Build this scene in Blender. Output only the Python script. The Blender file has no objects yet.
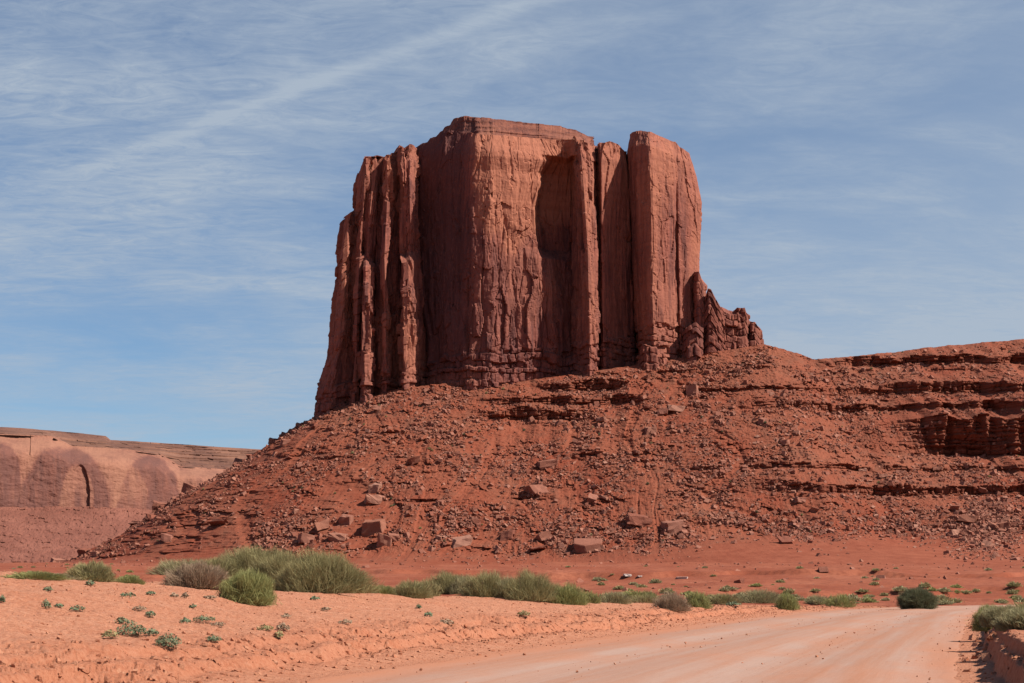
import bpy, bmesh, math, random
import numpy as np
from mathutils import Vector, Matrix, Euler

random.seed(7)
RNG = np.random.default_rng(11)
SC = bpy.context.scene
COL = SC.collection

# ------------------------------------------------------------------ camera
FPX = 1707.0
HORIZON = 585.0
TH = math.atan((HORIZON - 341.5) / FPX)
CAMZ = 1.7
cam_d = bpy.data.cameras.new('camera')
cam_d.sensor_width = 36.0
cam_d.lens = FPX / 1024 * 36.0
cam_d.clip_start = 0.5
cam_d.clip_end = 60000
cam = bpy.data.objects.new('camera', cam_d)
COL.objects.link(cam)
cam.location = (0, 0, CAMZ)
cam.rotation_euler = (math.pi / 2 + TH, 0, 0)
SC.camera = cam

# ------------------------------------------------------------------ sky + sun
SUN_AZ = math.radians(74)      # to the right of straight behind the camera
SUN_EL = math.radians(47)
SUN_DIR = Vector((math.sin(SUN_AZ) * math.cos(SUN_EL), -math.cos(SUN_AZ) * math.cos(SUN_EL), math.sin(SUN_EL)))
world = bpy.data.worlds.new('World')
SC.world = world
world.use_nodes = True


class NT:
    """small helper round a node tree"""
    def __init__(self, tree):
        self.t = tree
        tree.nodes.clear()

    def n(self, kind, **kw):
        nd = self.t.nodes.new(kind)
        ins = kw.pop('ins', {})
        for k, v in kw.items():
            setattr(nd, k, v)
        for k, v in ins.items():
            sock = nd.inputs[k]
            if hasattr(v, 'is_output'):
                self.t.links.new(v, sock)
            else:
                sock.default_value = v
        return nd

    def math(self, op, a, b=0.0, c=None, clamp=False):
        ins = {0: a, 1: b}
        if c is not None:
            ins[2] = c
        return self.n('ShaderNodeMath', operation=op, use_clamp=clamp, ins=ins).outputs[0]

    def maprange(self, v, a, b, c=0.0, d=1.0, smooth=False):
        return self.n('ShaderNodeMapRange', clamp=True, interpolation_type='SMOOTHSTEP' if smooth else 'LINEAR',
                      ins={0: v, 1: a, 2: b, 3: c, 4: d}).outputs[0]

    def mix(self, f, a, b, blend='MIX'):
        nd = self.n('ShaderNodeMix', data_type='RGBA', blend_type=blend, clamp_factor=True)
        for sock, v in ((nd.inputs[0], f), (nd.inputs[6], a), (nd.inputs[7], b)):
            if hasattr(v, 'is_output'):
                self.t.links.new(v, sock)
            elif sock.type == 'RGBA':
                sock.default_value = (*v[:3], 1.0)
            else:
                sock.default_value = v
        return nd.outputs[2]

    def noise(self, vec, scale=1.0, detail=6.0, rough=0.55, dist=0.0):
        return self.n('ShaderNodeTexNoise', ins={'Vector': vec, 'Scale': scale, 'Detail': detail, 'Roughness': rough,
                                                 'Distortion': dist}).outputs[0]

    def mapping(self, vec, loc=(0, 0, 0), rot=(0, 0, 0), scale=(1, 1, 1)):
        return self.n('ShaderNodeMapping', ins={'Vector': vec, 'Location': loc, 'Rotation': rot, 'Scale': scale}).outputs[0]


w = NT(world.node_tree)
tc = w.n('ShaderNodeTexCoord').outputs['Generated']
sky = w.n('ShaderNodeTexSky', sky_type='NISHITA', sun_disc=False)
sky.sun_elevation = SUN_EL
sky.sun_rotation = math.pi - SUN_AZ
sky.altitude = 1600
sky.air_density = 1.0
sky.dust_density = 0.3
sky.ozone_density = 2.0
sep = w.n('ShaderNodeSeparateXYZ', ins={0: tc})
zz = w.math('ADD', w.math('MAXIMUM', sep.outputs[2], 0.0), 0.10)
plx = w.math('DIVIDE', sep.outputs[0], zz)
ply = w.math('DIVIDE', sep.outputs[1], zz)
plane = w.n('ShaderNodeCombineXYZ', ins={0: plx, 1: ply, 2: 0.0}).outputs[0]
# high cirrus: a broad veil, wind-drawn fibres and a fine ripple, all on a sheet far up
veil = w.noise(w.mapping(plane, loc=(3.1, 1.7, 0), rot=(0, 0, 0.5), scale=(0.9, 0.7, 1)), 1.0, 4, 0.5, 0.5)
patch = w.noise(w.mapping(plane, loc=(9.1, 4.7, 2), rot=(0, 0, -0.2), scale=(1.6, 2.2, 1)), 1.0, 6, 0.6, 0.8)
streak = w.noise(w.mapping(plane, loc=(7.0, 2.0, 3), rot=(0, 0, 0.10), scale=(2.8, 5.4, 1)), 1.0, 9, 0.68, 1.5)
ripple = w.noise(w.mapping(plane, loc=(1.0, 5.0, 6), rot=(0, 0, -0.35), scale=(9.0, 17.0, 1)), 1.0, 8, 0.72, 1.8)
cl = w.math('ADD', w.math('MULTIPLY', w.maprange(veil, 0.30, 0.70, 0.0, 1.0, True), 0.55), w.math('MULTIPLY', w.maprange(patch, 0.36, 0.68, 0.0, 1.0, True), 0.45))
tex = w.math('ADD', w.math('MULTIPLY', w.maprange(streak, 0.30, 0.70), 0.45), w.math('MULTIPLY', w.maprange(ripple, 0.33, 0.67), 0.55))
cl = w.math('MULTIPLY', cl, w.maprange(tex, 0.15, 0.85, 0.50, 1.32))
# an old contrail, spread and feathered: a straight line on the same sheet


def plane_at(px, py):
    d = Vector(((px - 512) / FPX, 0, 0)) + Vector((0, math.cos(TH), math.sin(TH))) + Vector((0, -math.sin(TH), math.cos(TH))) * ((341.5 - py) / FPX)
    d.normalize()
    return Vector((d.x / (d.z + 0.10), d.y / (d.z + 0.10)))


ca, cb = plane_at(100, 165), plane_at(530, 2)
cd = (cb - ca).normalized()
cn = Vector((-cd.y, cd.x))
coff = -(ca.dot(cn))
wob = w.noise(w.mapping(plane, scale=(2.2, 2.2, 1)), 1.0, 5, 0.65)
dist = w.math('ADD', w.math('ADD', w.math('MULTIPLY', plx, cn.x), w.math('MULTIPLY', ply, cn.y)), coff)
dist = w.math('ADD', dist, w.math('MULTIPLY', w.math('SUBTRACT', wob, 0.5), 0.05))
core = w.maprange(w.math('ABSOLUTE', dist), 0.0, 0.036, 1.0, 0.0, True)
halo = w.maprange(w.math('ABSOLUTE', w.math('SUBTRACT', dist, 0.07)), 0.0, 0.22, 1.0, 0.0, True)
along = w.math('ADD', w.math('MULTIPLY', plx, cd.x), w.math('MULTIPLY', ply, cd.y))
a0, a1 = ca.dot(cd), cb.dot(cd)
fadein = w.maprange(along, a0 + (a0 - a1) * 0.3, a0 + (a1 - a0) * 0.35, 0.25, 1.0, True)
trail = w.math('ADD', w.math('MULTIPLY', core, 0.26), w.math('MULTIPLY', halo, 0.14))
trail = w.math('MULTIPLY', w.math('MULTIPLY', trail, fadein), w.maprange(tex, 0.15, 0.85, 0.82, 1.1))
cover = w.math('ADD', w.math('MULTIPLY', cl, 0.72), trail)
cover = w.math('ADD', cover, w.maprange(plx, -0.8, 0.9, 0.04, 0.46))
cover = w.math('ADD', cover, w.maprange(sep.outputs[2], 0.06, 0.24, 0.20, 0.0))
cover = w.math('MULTIPLY', cover, w.maprange(sep.outputs[2], 0.36, 0.60, 1.0, 0.25, True))  # cirrus thinned high overhead, out of view, to lower the fill light
cover = w.math('MINIMUM', w.math('MAXIMUM', cover, 0.0), 0.92)
skyc = w.mix(1.0, sky.outputs[0], (0.98, 1.28, 1.50), 'MULTIPLY')
col = w.mix(cover, skyc, (6.3, 7.4, 8.8))
bg = w.n('ShaderNodeBackground', ins={'Color': col, 'Strength': 0.042})
wo = w.n('ShaderNodeOutputWorld', ins={'Surface': bg.outputs[0]})

sun_d = bpy.data.lights.new('sun', 'SUN')
sun_d.energy = 5.0
sun_d.angle = math.radians(0.53)
sun_d.color = (1.0, 0.95, 0.87)
sun = bpy.data.objects.new('sun', sun_d)
COL.objects.link(sun)
sun.rotation_euler = SUN_DIR.to_track_quat('Z', 'Y').to_euler()
sun.location = (200, -100, 300)

SC.view_settings.view_transform = 'Standard'
SC.view_settings.look = 'None'
SC.view_settings.gamma = 1.0
SC.view_settings.exposure = 0.68
SC.render.engine = 'CYCLES'
SC.cycles.max_bounces = 5
SC.cycles.diffuse_bounces = 1

# ------------------------------------------------------------------ maths helpers


def ray(px, py):
    a, b = (px - 512) / FPX, (341.5 - py) / FPX
    return a, math.cos(TH) - b * math.sin(TH), math.sin(TH) + b * math.cos(TH)


def W(px, py, Y):
    dx, dy, dz = ray(px, py)
    k = Y / dy
    return Vector((dx * k, Y, CAMZ + dz * k))


def zof(py, Y):
    b = (341.5 - py) / FPX
    return CAMZ + (math.sin(TH) + b * math.cos(TH)) * Y / (math.cos(TH) - b * math.sin(TH))


def project(P):
    """world points (n,3) -> pixel coordinates"""
    x, y, z = P[..., 0], P[..., 1], P[..., 2] - CAMZ
    f = y * math.cos(TH) + z * math.sin(TH)
    u = -y * math.sin(TH) + z * math.cos(TH)
    return 512 + FPX * x / f, 341.5 - FPX * u / f


def _h(ix, iy, iz, seed):
    h = ix.astype(np.uint32) * np.uint32(374761393) + iy.astype(np.uint32) * np.uint32(668265263) + iz.astype(np.uint32) * np.uint32(2147483647) + np.uint32((seed * 1274126177) & 0xFFFFFFFF)
    h = (h ^ (h >> np.uint32(13))) * np.uint32(1274126177)
    h = (h ^ (h >> np.uint32(16))) * np.uint32(2246822519)
    return h ^ (h >> np.uint32(15))


_G = np.array([[1, 1, 0], [-1, 1, 0], [1, -1, 0], [-1, -1, 0], [1, 0, 1], [-1, 0, 1], [1, 0, -1], [-1, 0, -1],
               [0, 1, 1], [0, -1, 1], [0, 1, -1], [0, -1, -1], [1, 1, 0], [-1, 1, 0], [0, -1, 1], [0, -1, -1]], dtype=np.float32)


def pn(x, y, z=0.0, seed=0):
    """gradient noise, about -1..1"""
    x, y, z = np.broadcast_arrays(np.asarray(x, float), np.asarray(y, float), np.asarray(z, float))
    fx, fy, fz = np.floor(x), np.floor(y), np.floor(z)
    ix, iy, iz = fx.astype(np.int32), fy.astype(np.int32), fz.astype(np.int32)
    x, y, z = (x - fx).astype(np.float32), (y - fy).astype(np.float32), (z - fz).astype(np.float32)
    u, v, t = [q * q * q * (q * (q * 6 - 15) + 10) for q in (x, y, z)]
    out = np.zeros(x.shape, np.float32)
    for i in (0, 1):
        wu = u if i else 1 - u
        for j in (0, 1):
            wv = v if j else 1 - v
            for k in (0, 1):
                wt = t if k else 1 - t
                g = _G[_h(ix + i, iy + j, iz + k, seed) & 15]
                out += wu * wv * wt * (g[..., 0] * (x - i) + g[..., 1] * (y - j) + g[..., 2] * (z - k))
    return out * 1.4


def fbm(x, y, z=0.0, octv=4, seed=0, gain=0.5, ridged=False):
    a, s, tot = 1.0, np.float32(0), 0.0
    x, y, z = np.asarray(x, float), np.asarray(y, float), np.asarray(z, float)
    for o in range(octv):
        n = pn(x, y, z, seed + o * 17)
        if ridged:
            n = 1 - 2 * np.abs(n)
        s = s + a * n
        tot += a
        a *= gain
        x, y, z = x * 2.03, y * 2.03, z * 2.03
    return s / tot


def voro(x, y, seed=0, jit=0.8, place=False):
    """2D cells -> (distance to the border, random number of the cell, second random number)"""
    x, y = np.broadcast_arrays(np.asarray(x, float), np.asarray(y, float))
    ix, iy = np.floor(x).astype(np.int32), np.floor(y).astype(np.int32)
    f1 = np.full(x.shape, 9e9)
    f2 = f1.copy()
    r1 = np.zeros(x.shape)
    r2 = np.zeros(x.shape)
    cx = np.zeros(x.shape)
    for i in (-1, 0, 1):
        for j in (-1, 0, 1):
            h = _h(ix + i, iy + j, ix * 0, seed)
            a = (h & 1023) / 1023.0
            b = ((h >> 10) & 1023) / 1023.0
            ox = ix + i + 0.5 + (a - 0.5) * jit - x
            d = np.hypot(ox, iy + j + 0.5 + (b - 0.5) * jit - y)
            m = d < f1
            f2 = np.where(m, f1, np.minimum(f2, d))
            r1 = np.where(m, ((h >> 5) & 255) / 255.0, r1)
            r2 = np.where(m, ((h >> 20) & 255) / 255.0, r2)
            cx = np.where(m, -ox, cx)
            f1 = np.where(m, d, f1)
    return (f2 - f1, r1, r2, cx) if place else (f2 - f1, r1, r2)


def brick(s, z, bw, bh, seed=0, warp=1.0):
    """beds of joint-bounded blocks -> (metres to the nearest joint, random number of the block)"""
    q = z / bh + 0.8 * warp * pn(s / 22, z / 30, 0, seed) + 1.1 * warp * pn(0.2, z / (bh * 2.3), 0, seed + 1) + 0.3 * warp * pn(s / 6, z / 6, 0, seed + 5)
    row = np.floor(q)
    fz = q - row
    h1 = (_h(row.astype(np.int32), row.astype(np.int32) * 0, row.astype(np.int32) * 0, seed + 2) & 1023) / 1023.0
    h2 = (_h(row.astype(np.int32), row.astype(np.int32) * 0, row.astype(np.int32) * 0 + 1, seed + 2) & 1023) / 1023.0
    c = s / bw * (0.5 + 1.2 * h1) + 7.3 * h2 + 0.6 * warp * pn(s / 5, z / 9, 0, seed + 3)
    col_ = np.floor(c)
    fx = c - col_
    r = (_h(col_.astype(np.int32), row.astype(np.int32), row.astype(np.int32) * 0, seed + 4) & 1023) / 1023.0
    return np.minimum(np.minimum(fx, 1 - fx) * bw, np.minimum(fz, 1 - fz) * bh), r, h2


def sst(a, b, x):
    t = np.clip((np.asarray(x, float) - a) / (b - a), 0, 1)
    return t * t * (3 - 2 * t)


def mesh_np(name, V, loops, sizes, mat=None, smooth=False, attrs=None):
    me = bpy.data.meshes.new(name)
    V = np.ascontiguousarray(V, dtype=np.float32).reshape(-1, 3)
    loops = np.ascontiguousarray(loops, dtype=np.int32).ravel()
    sizes = np.asarray(sizes, np.int32)
    me.vertices.add(len(V))
    me.vertices.foreach_set('co', V.ravel())
    me.loops.add(len(loops))
    me.loops.foreach_set('vertex_index', loops)
    me.polygons.add(len(sizes))
    st = np.zeros(len(sizes), np.int32)
    st[1:] = np.cumsum(sizes)[:-1]
    me.polygons.foreach_set('loop_start', st)
    me.polygons.foreach_set('loop_total', sizes)
    me.polygons.foreach_set('use_smooth', np.full(len(sizes), smooth))
    for k, a in (attrs or {}).items():
        at = me.attributes.new(k, 'FLOAT', 'POINT')
        at.data.foreach_set('value', np.ascontiguousarray(a, np.float32).ravel())
    me.update(calc_edges=True)
    if mat:
        me.materials.append(mat)
    return me


def grid_faces(nr, nc, wrap=False):
    r = np.arange(nr - 1)[:, None]
    c = np.arange(nc if wrap else nc - 1)[None, :]
    c2 = (c + 1) % nc
    return np.stack([r * nc + c, r * nc + c2, (r + 1) * nc + c2, (r + 1) * nc + c], -1).reshape(-1, 4)


def link(name, me, parent=None, loc=None):
    o = bpy.data.objects.new(name, me)
    COL.objects.link(o)
    if parent is not None:
        o.parent = parent
    if loc is not None:
        o.location = loc
    return o


def tag(o, label, cat=None, group=None, kind=None):
    if label:
        o['label'] = label
    if cat:
        o['category'] = cat
    if group:
        o['group'] = group
    if kind:
        o['kind'] = kind
    return o


def empty(name, loc):
    o = bpy.data.objects.new(name, None)
    COL.objects.link(o)
    o.location = loc
    return o


# ------------------------------------------------------------------ materials
def new_mat(name):
    m = bpy.data.materials.new(name)
    m.use_nodes = True
    return m, NT(m.node_tree)


ALB = 0.68


def finish(t, col, rough=0.95, bump=None, bstr=0.5, bdist=1.0, spec=0.15):
    col = t.mix(1.0, col, (ALB, ALB, ALB), 'MULTIPLY')
    b = t.n('ShaderNodeBsdfPrincipled', ins={'Base Color': col, 'Roughness': rough, 'Specular IOR Level': spec})
    if bump is not None:
        bn = t.n('ShaderNodeBump', ins={'Strength': bstr, 'Distance': bdist, 'Height': bump})
        t.t.links.new(bn.outputs[0], b.inputs['Normal'])
    t.n('ShaderNodeOutputMaterial', ins={0: b.outputs[0]})


def attr(t, name):
    return t.n('ShaderNodeAttribute', attribute_name=name).outputs['Fac']


def mat_cliff(name, red=(0.335, 0.106, 0.075), pale=(0.49, 0.182, 0.108), dark=(0.115, 0.046, 0.042), bands=0.30, size=1.0):
    m, t = new_mat(name)
    pos = t.n('ShaderNodeNewGeometry').outputs['Position']
    pos = t.mapping(pos, scale=(size, size, size))
    big = t.noise(t.mapping(pos, scale=(0.03, 0.03, 0.012)), 1.0, 6, 0.6)
    vert = t.noise(t.mapping(pos, scale=(0.35, 0.35, 0.018)), 1.0, 7, 0.65, 0.4)
    fine = t.noise(t.mapping(pos, scale=(0.9, 0.9, 0.35)), 1.0, 8, 0.65)
    bed = t.noise(t.mapping(pos, scale=(0.012, 0.012, 0.33)), 1.0, 6, 0.65)
    pa = attr(t, 'pale')
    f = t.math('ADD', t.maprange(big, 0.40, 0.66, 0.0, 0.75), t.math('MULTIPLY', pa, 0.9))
    f = t.math('ADD', f, t.math('MULTIPLY', t.math('SUBTRACT', fine, 0.5), 0.8), clamp=True)
    c = t.mix(f, red, pale)
    c = t.mix(t.math('MULTIPLY', t.maprange(bed, 0.45, 0.68), bands), c, tuple(q * 0.55 for q in red))
    vfine = t.noise(t.mapping(pos, loc=(5, 9, 2), scale=(1.1, 1.1, 0.022)), 1.0, 6, 0.65, 0.2)
    vs = t.math('ADD', t.maprange(vert, 0.46, 0.62), t.math('MULTIPLY', t.maprange(vfine, 0.50, 0.64), 0.35), clamp=True)
    vs = t.math('MULTIPLY', vs, t.maprange(big, 0.64, 0.40, 0.15, 0.95))
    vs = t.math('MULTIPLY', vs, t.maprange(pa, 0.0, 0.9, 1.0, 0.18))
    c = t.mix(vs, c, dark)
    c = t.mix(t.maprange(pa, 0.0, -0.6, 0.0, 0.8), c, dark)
    c = t.mix(t.math('MULTIPLY', t.maprange(fine, 0.55, 0.75), 0.3), c, tuple(min(1, q * 1.35) for q in pale))
    bm = t.math('ADD', t.math('MULTIPLY', fine, 0.7), t.math('MULTIPLY', vert, 0.8))
    finish(t, c, 0.9, bm, 0.5, 0.6)
    return m


M_CLIFF = mat_cliff('sandstone')
M_CAP = mat_cliff('caprock', red=(0.27, 0.09, 0.058), pale=(0.37, 0.145, 0.09), bands=0.75)
M_BASE = mat_cliff('bedded_sandstone', red=(0.27, 0.082, 0.055), pale=(0.36, 0.125, 0.08), bands=0.6)


def mat_hill():
    m, t = new_mat('talus_soil')
    pos = t.n('ShaderNodeNewGeometry').outputs['Position']
    big = t.noise(t.mapping(pos, scale=(0.022, 0.012, 0.02)), 1.0, 6, 0.6)
    mid = t.noise(t.mapping(pos, scale=(0.16, 0.10, 0.14)), 1.0, 7, 0.65)
    fine = t.noise(pos, 0.9, 6, 0.7)
    bed = t.noise(t.mapping(pos, scale=(0.006, 0.006, 0.55)), 1.0, 5, 0.6)
    cf = attr(t, 'cliff')
    ap = attr(t, 'apron')
    c = t.mix(t.maprange(big, 0.35, 0.65), (0.27, 0.060, 0.029), (0.315, 0.098, 0.053))
    c = t.mix(t.math('MULTIPLY', t.maprange(mid, 0.48, 0.66), 0.55), c, (0.20, 0.085, 0.052))
    c = t.mix(t.math('MULTIPLY', t.maprange(fine, 0.55, 0.7), 0.5), c, (0.40, 0.17, 0.105))
    c = t.mix(t.math('MULTIPLY', t.maprange(fine, 0.45, 0.33), 0.4), c, (0.11, 0.035, 0.022))
    c = t.mix(t.math('MULTIPLY', ap, 0.85), c, t.mix(t.maprange(mid, 0.3, 0.7), (0.26, 0.062, 0.030), (0.40, 0.115, 0.060)))
    rock = t.mix(t.maprange(bed, 0.35, 0.65), (0.165, 0.046, 0.027), (0.29, 0.083, 0.043))
    c = t.mix(t.math('MULTIPLY', cf, 0.85), c, rock)
    bm = t.math('ADD', t.math('MULTIPLY', fine, 0.5), mid)
    bm = t.math('ADD', bm, t.math('MULTIPLY', t.math('MULTIPLY', bed, cf), 1.5))
    finish(t, c, 0.95, bm, t.maprange(ap, 0, 1, 0.8, 0.5), 0.9)
    return m


M_HILL = mat_hill()


def mat_ground():
    m, t = new_mat('desert_soil')
    pos = t.n('ShaderNodeNewGeometry').outputs['Position']
    big = t.noise(t.mapping(pos, scale=(0.08, 0.05, 0.1)), 1.0, 6, 0.6)
    mid = t.noise(pos, 0.9, 8, 0.65)
    fine = t.noise(pos, 11.0, 6, 0.7)
    far = attr(t, 'far')
    sc = attr(t, 'scarp')
    grit = t.noise(pos, 38.0, 4, 0.7)
    near_c = t.mix(t.maprange(mid, 0.35, 0.65), (0.59, 0.228, 0.122), (0.67, 0.295, 0.17))
    near_c = t.mix(t.math('MULTIPLY', t.maprange(grit, 0.5, 0.35), 0.5), near_c, (0.46, 0.16, 0.08))
    near_c = t.mix(t.math('MULTIPLY', t.maprange(fine, 0.52, 0.64), 0.45), near_c, (0.70, 0.36, 0.23))
    near_c = t.mix(t.math('MULTIPLY', t.maprange(fine, 0.50, 0.38), 0.6), near_c, (0.34, 0.10, 0.05))
    near_c = t.mix(t.math('MULTIPLY', sc, 0.35), near_c, (0.46, 0.15, 0.075))
    far_c = t.mix(t.maprange(big, 0.35, 0.65), (0.31, 0.075, 0.035), (0.42, 0.135, 0.072))
    far_c = t.mix(t.math('MULTIPLY', t.maprange(mid, 0.46, 0.62), 0.75), far_c, (0.25, 0.066, 0.034))
    c = t.mix(far, near_c, far_c)
    bm = t.math('ADD', t.math('MULTIPLY', fine, 0.30), t.math('MULTIPLY', mid, 0.35))
    bm = t.math('ADD', bm, t.math('MULTIPLY', grit, 0.12))
    finish(t, c, 0.95, bm, 0.8, 0.25)
    return m


M_GROUND = mat_ground()


def mat_road():
    m, t = new_mat('graded_dirt')
    pos = t.n('ShaderNodeNewGeometry').outputs['Position']
    s = attr(t, 'across')
    rt = t.math('COSINE', t.math('ADD', t.math('MULTIPLY', s, 1.7), t.math('MULTIPLY', t.noise(pos, 0.05, 2), 2.0)))
    a = attr(t, 'along')
    v = t.n('ShaderNodeCombineXYZ', ins={0: s, 1: a, 2: 0.0}).outputs[0]
    tr = t.noise(t.mapping(v, scale=(1.5, 0.03, 1)), 1.0, 8, 0.65, 0.3)
    pat = t.noise(t.mapping(v, scale=(0.35, 0.12, 1)), 1.0, 6, 0.6)
    fine = t.noise(pos, 9.0, 7, 0.7)
    c = t.mix(t.maprange(t.math('SUBTRACT', tr, t.math('MULTIPLY', rt, 0.05)), 0.34, 0.62), (0.47, 0.225, 0.140), (0.49, 0.305, 0.232))
    c = t.mix(t.math('MULTIPLY', t.maprange(pat, 0.45, 0.68), 0.45), c, (0.53, 0.225, 0.125))
    e = t.maprange(t.math('ABSOLUTE', s), 3.9, 5.8)
    e = t.math('ADD', e, t.math('MULTIPLY', t.math('SUBTRACT', pat, 0.5), 1.4), clamp=True)
    c = t.mix(e, c, (0.55, 0.222, 0.120))
    c = t.mix(t.math('MULTIPLY', t.maprange(fine, 0.55, 0.72), 0.4), c, (0.60, 0.37, 0.28))
    c = t.mix(t.math('MULTIPLY', t.maprange(fine, 0.44, 0.30), 0.35), c, (0.30, 0.13, 0.08))
    bm = t.math('ADD', t.math('MULTIPLY', fine, 0.12), t.math('MULTIPLY', tr, 0.4))
    finish(t, c, 0.95, bm, 0.5, 0.12)
    return m


M_ROAD = mat_road()


def mat_rock(name, a, b, d):
    m, t = new_mat(name)
    pos = t.n('ShaderNodeNewGeometry').outputs['Position']
    oi = t.n('ShaderNodeObjectInfo').outputs['Random']
    rv = attr(t, 'tint')
    r = t.math('FRACT', t.math('ADD', oi, rv))
    big = t.noise(pos, 0.5, 6, 0.6)
    fine = t.noise(pos, 3.0, 6, 0.7)
    c = t.mix(r, a, b)
    c = t.mix(t.math('MULTIPLY', t.maprange(big, 0.45, 0.7), 0.5), c, d)
    c = t.mix(t.math('MULTIPLY', t.maprange(fine, 0.55, 0.7), 0.3), c, tuple(q * 1.3 for q in b))
    finish(t, c, 0.92, t.math('ADD', big, fine), 0.5, 0.3)
    return m


M_ROCK = mat_rock('boulder_stone', (0.28, 0.090, 0.055), (0.42, 0.18, 0.12), (0.22, 0.075, 0.05))
M_ROCKP = mat_rock('pale_boulder_stone', (0.34, 0.13, 0.08), (0.46, 0.22, 0.15), (0.27, 0.10, 0.065))
M_CLOD = mat_rock('soil_clod', (0.48, 0.17, 0.088), (0.62, 0.29, 0.17), (0.40, 0.13, 0.065))
M_WHITE = mat_rock('white_stone', (0.62, 0.45, 0.38), (0.70, 0.55, 0.48), (0.5, 0.3, 0.24))


def mat_leaf(name, lo, hi, tip, trans=0.25):
    m, t = new_mat(name)
    rv = attr(t, 'tint')
    hh = attr(t, 'reach')
    c = t.mix(rv, lo, hi)
    c = t.mix(t.math('MULTIPLY', hh, 0.65), c, tip)
    c = t.mix(1.0, c, (0.74, 0.74, 0.74), 'MULTIPLY')
    b = t.n('ShaderNodeBsdfPrincipled', ins={'Base Color': c, 'Roughness': 0.75, 'Specular IOR Level': 0.15})
    tr = t.n('ShaderNodeBsdfTranslucent', ins={'Color': c})
    mx = t.n('ShaderNodeMixShader', ins={0: trans, 1: b.outputs[0], 2: tr.outputs[0]})
    t.n('ShaderNodeOutputMaterial', ins={0: mx.outputs[0]})
    return m


L_OLIVE = mat_leaf('olive_broom', (0.24, 0.19, 0.085), (0.42, 0.35, 0.165), (0.50, 0.44, 0.20))
L_GREEN = mat_leaf('green_broom', (0.25, 0.225, 0.08), (0.40, 0.375, 0.14), (0.46, 0.46, 0.18))
L_DRY = mat_leaf('dry_broom', (0.27, 0.165, 0.10), (0.46, 0.31, 0.20), (0.54, 0.38, 0.25))
L_DARK = mat_leaf('dark_shrub', (0.11, 0.105, 0.055), (0.19, 0.185, 0.10), (0.24, 0.24, 0.13))
L_BLUE = mat_leaf('grey_green_leaf', (0.12, 0.145, 0.075), (0.21, 0.24, 0.13), (0.27, 0.30, 0.175), 0.15)
L_GRASS = mat_leaf('pale_grass', (0.284, 0.230, 0.121), (0.432, 0.365, 0.189), (0.513, 0.459, 0.243))
M_STEM = mat_leaf('woody_stem', (0.16, 0.10, 0.07), (0.24, 0.16, 0.12), (0.22, 0.15, 0.11), 0.0)

# ------------------------------------------------------------------ road line and ground height
RC_Y = np.array([-60, -20, 0, 29.6, 52.8, 80, 107, 122, 134, 143, 150, 156, 160, 163])
RC_X = np.array([-20, -10, -5.2, 2.1, 8.2, 15.6, 23.5, 29.5, 37, 47, 60, 80, 110, 170])


def smooth_line(xs, ys, n):
    """dense resampled and smoothed polyline"""
    d = np.r_[0, np.cumsum(np.hypot(np.diff(xs), np.diff(ys)))]
    q = np.linspace(0, d[-1], n)
    X, Y = np.interp(q, d, xs), np.interp(q, d, ys)
    k = max(3, int(n * 0.03)) | 1
    ker = np.hanning(k + 2)[1:-1]
    ker /= ker.sum()
    for _ in range(2):
        X = np.convolve(np.pad(X, k // 2, mode='reflect', reflect_type='odd'), ker, 'valid')
        Y = np.convolve(np.pad(Y, k // 2, mode='reflect', reflect_type='odd'), ker, 'valid')
    return X, Y


RLX, RLY = smooth_line(RC_X, RC_Y, 400)
_dx, _dy = np.gradient(RLX), np.gradient(RLY)
_l = np.hypot(_dx, _dy)
RTX, RTY = _dx / _l, _dy / _l
RLEN = np.r_[0, np.cumsum(np.hypot(np.diff(RLX), np.diff(RLY)))]
HALF = 5.6


def road_coord(x, y):
    """signed distance from the road centre (left negative) and index along it"""
    x, y = np.asarray(x, float), np.asarray(y, float)
    s = np.full(x.shape, 999.0)
    ii = np.zeros(x.shape, int)
    near = (y < 210) & (y > -60) & (np.abs(x) < 190)
    xs, ys = x[near], y[near]
    so, io = np.empty(xs.shape), np.empty(xs.shape, int)
    for k in range(0, len(xs), 20000):
        dx = xs[k:k + 20000, None] - RLX[None, :]
        dy = ys[k:k + 20000, None] - RLY[None, :]
        i = np.argmin(dx * dx + dy * dy, 1)
        r = np.arange(len(i))
        so[k:k + 20000] = dx[r, i] * RTY[i] - dy[r, i] * RTX[i]
        io[k:k + 20000] = i
    s[near] = so
    ii[near] = io
    s[~near] = np.where(x[~near] > 0, 999, -999)
    return s, ii


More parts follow.
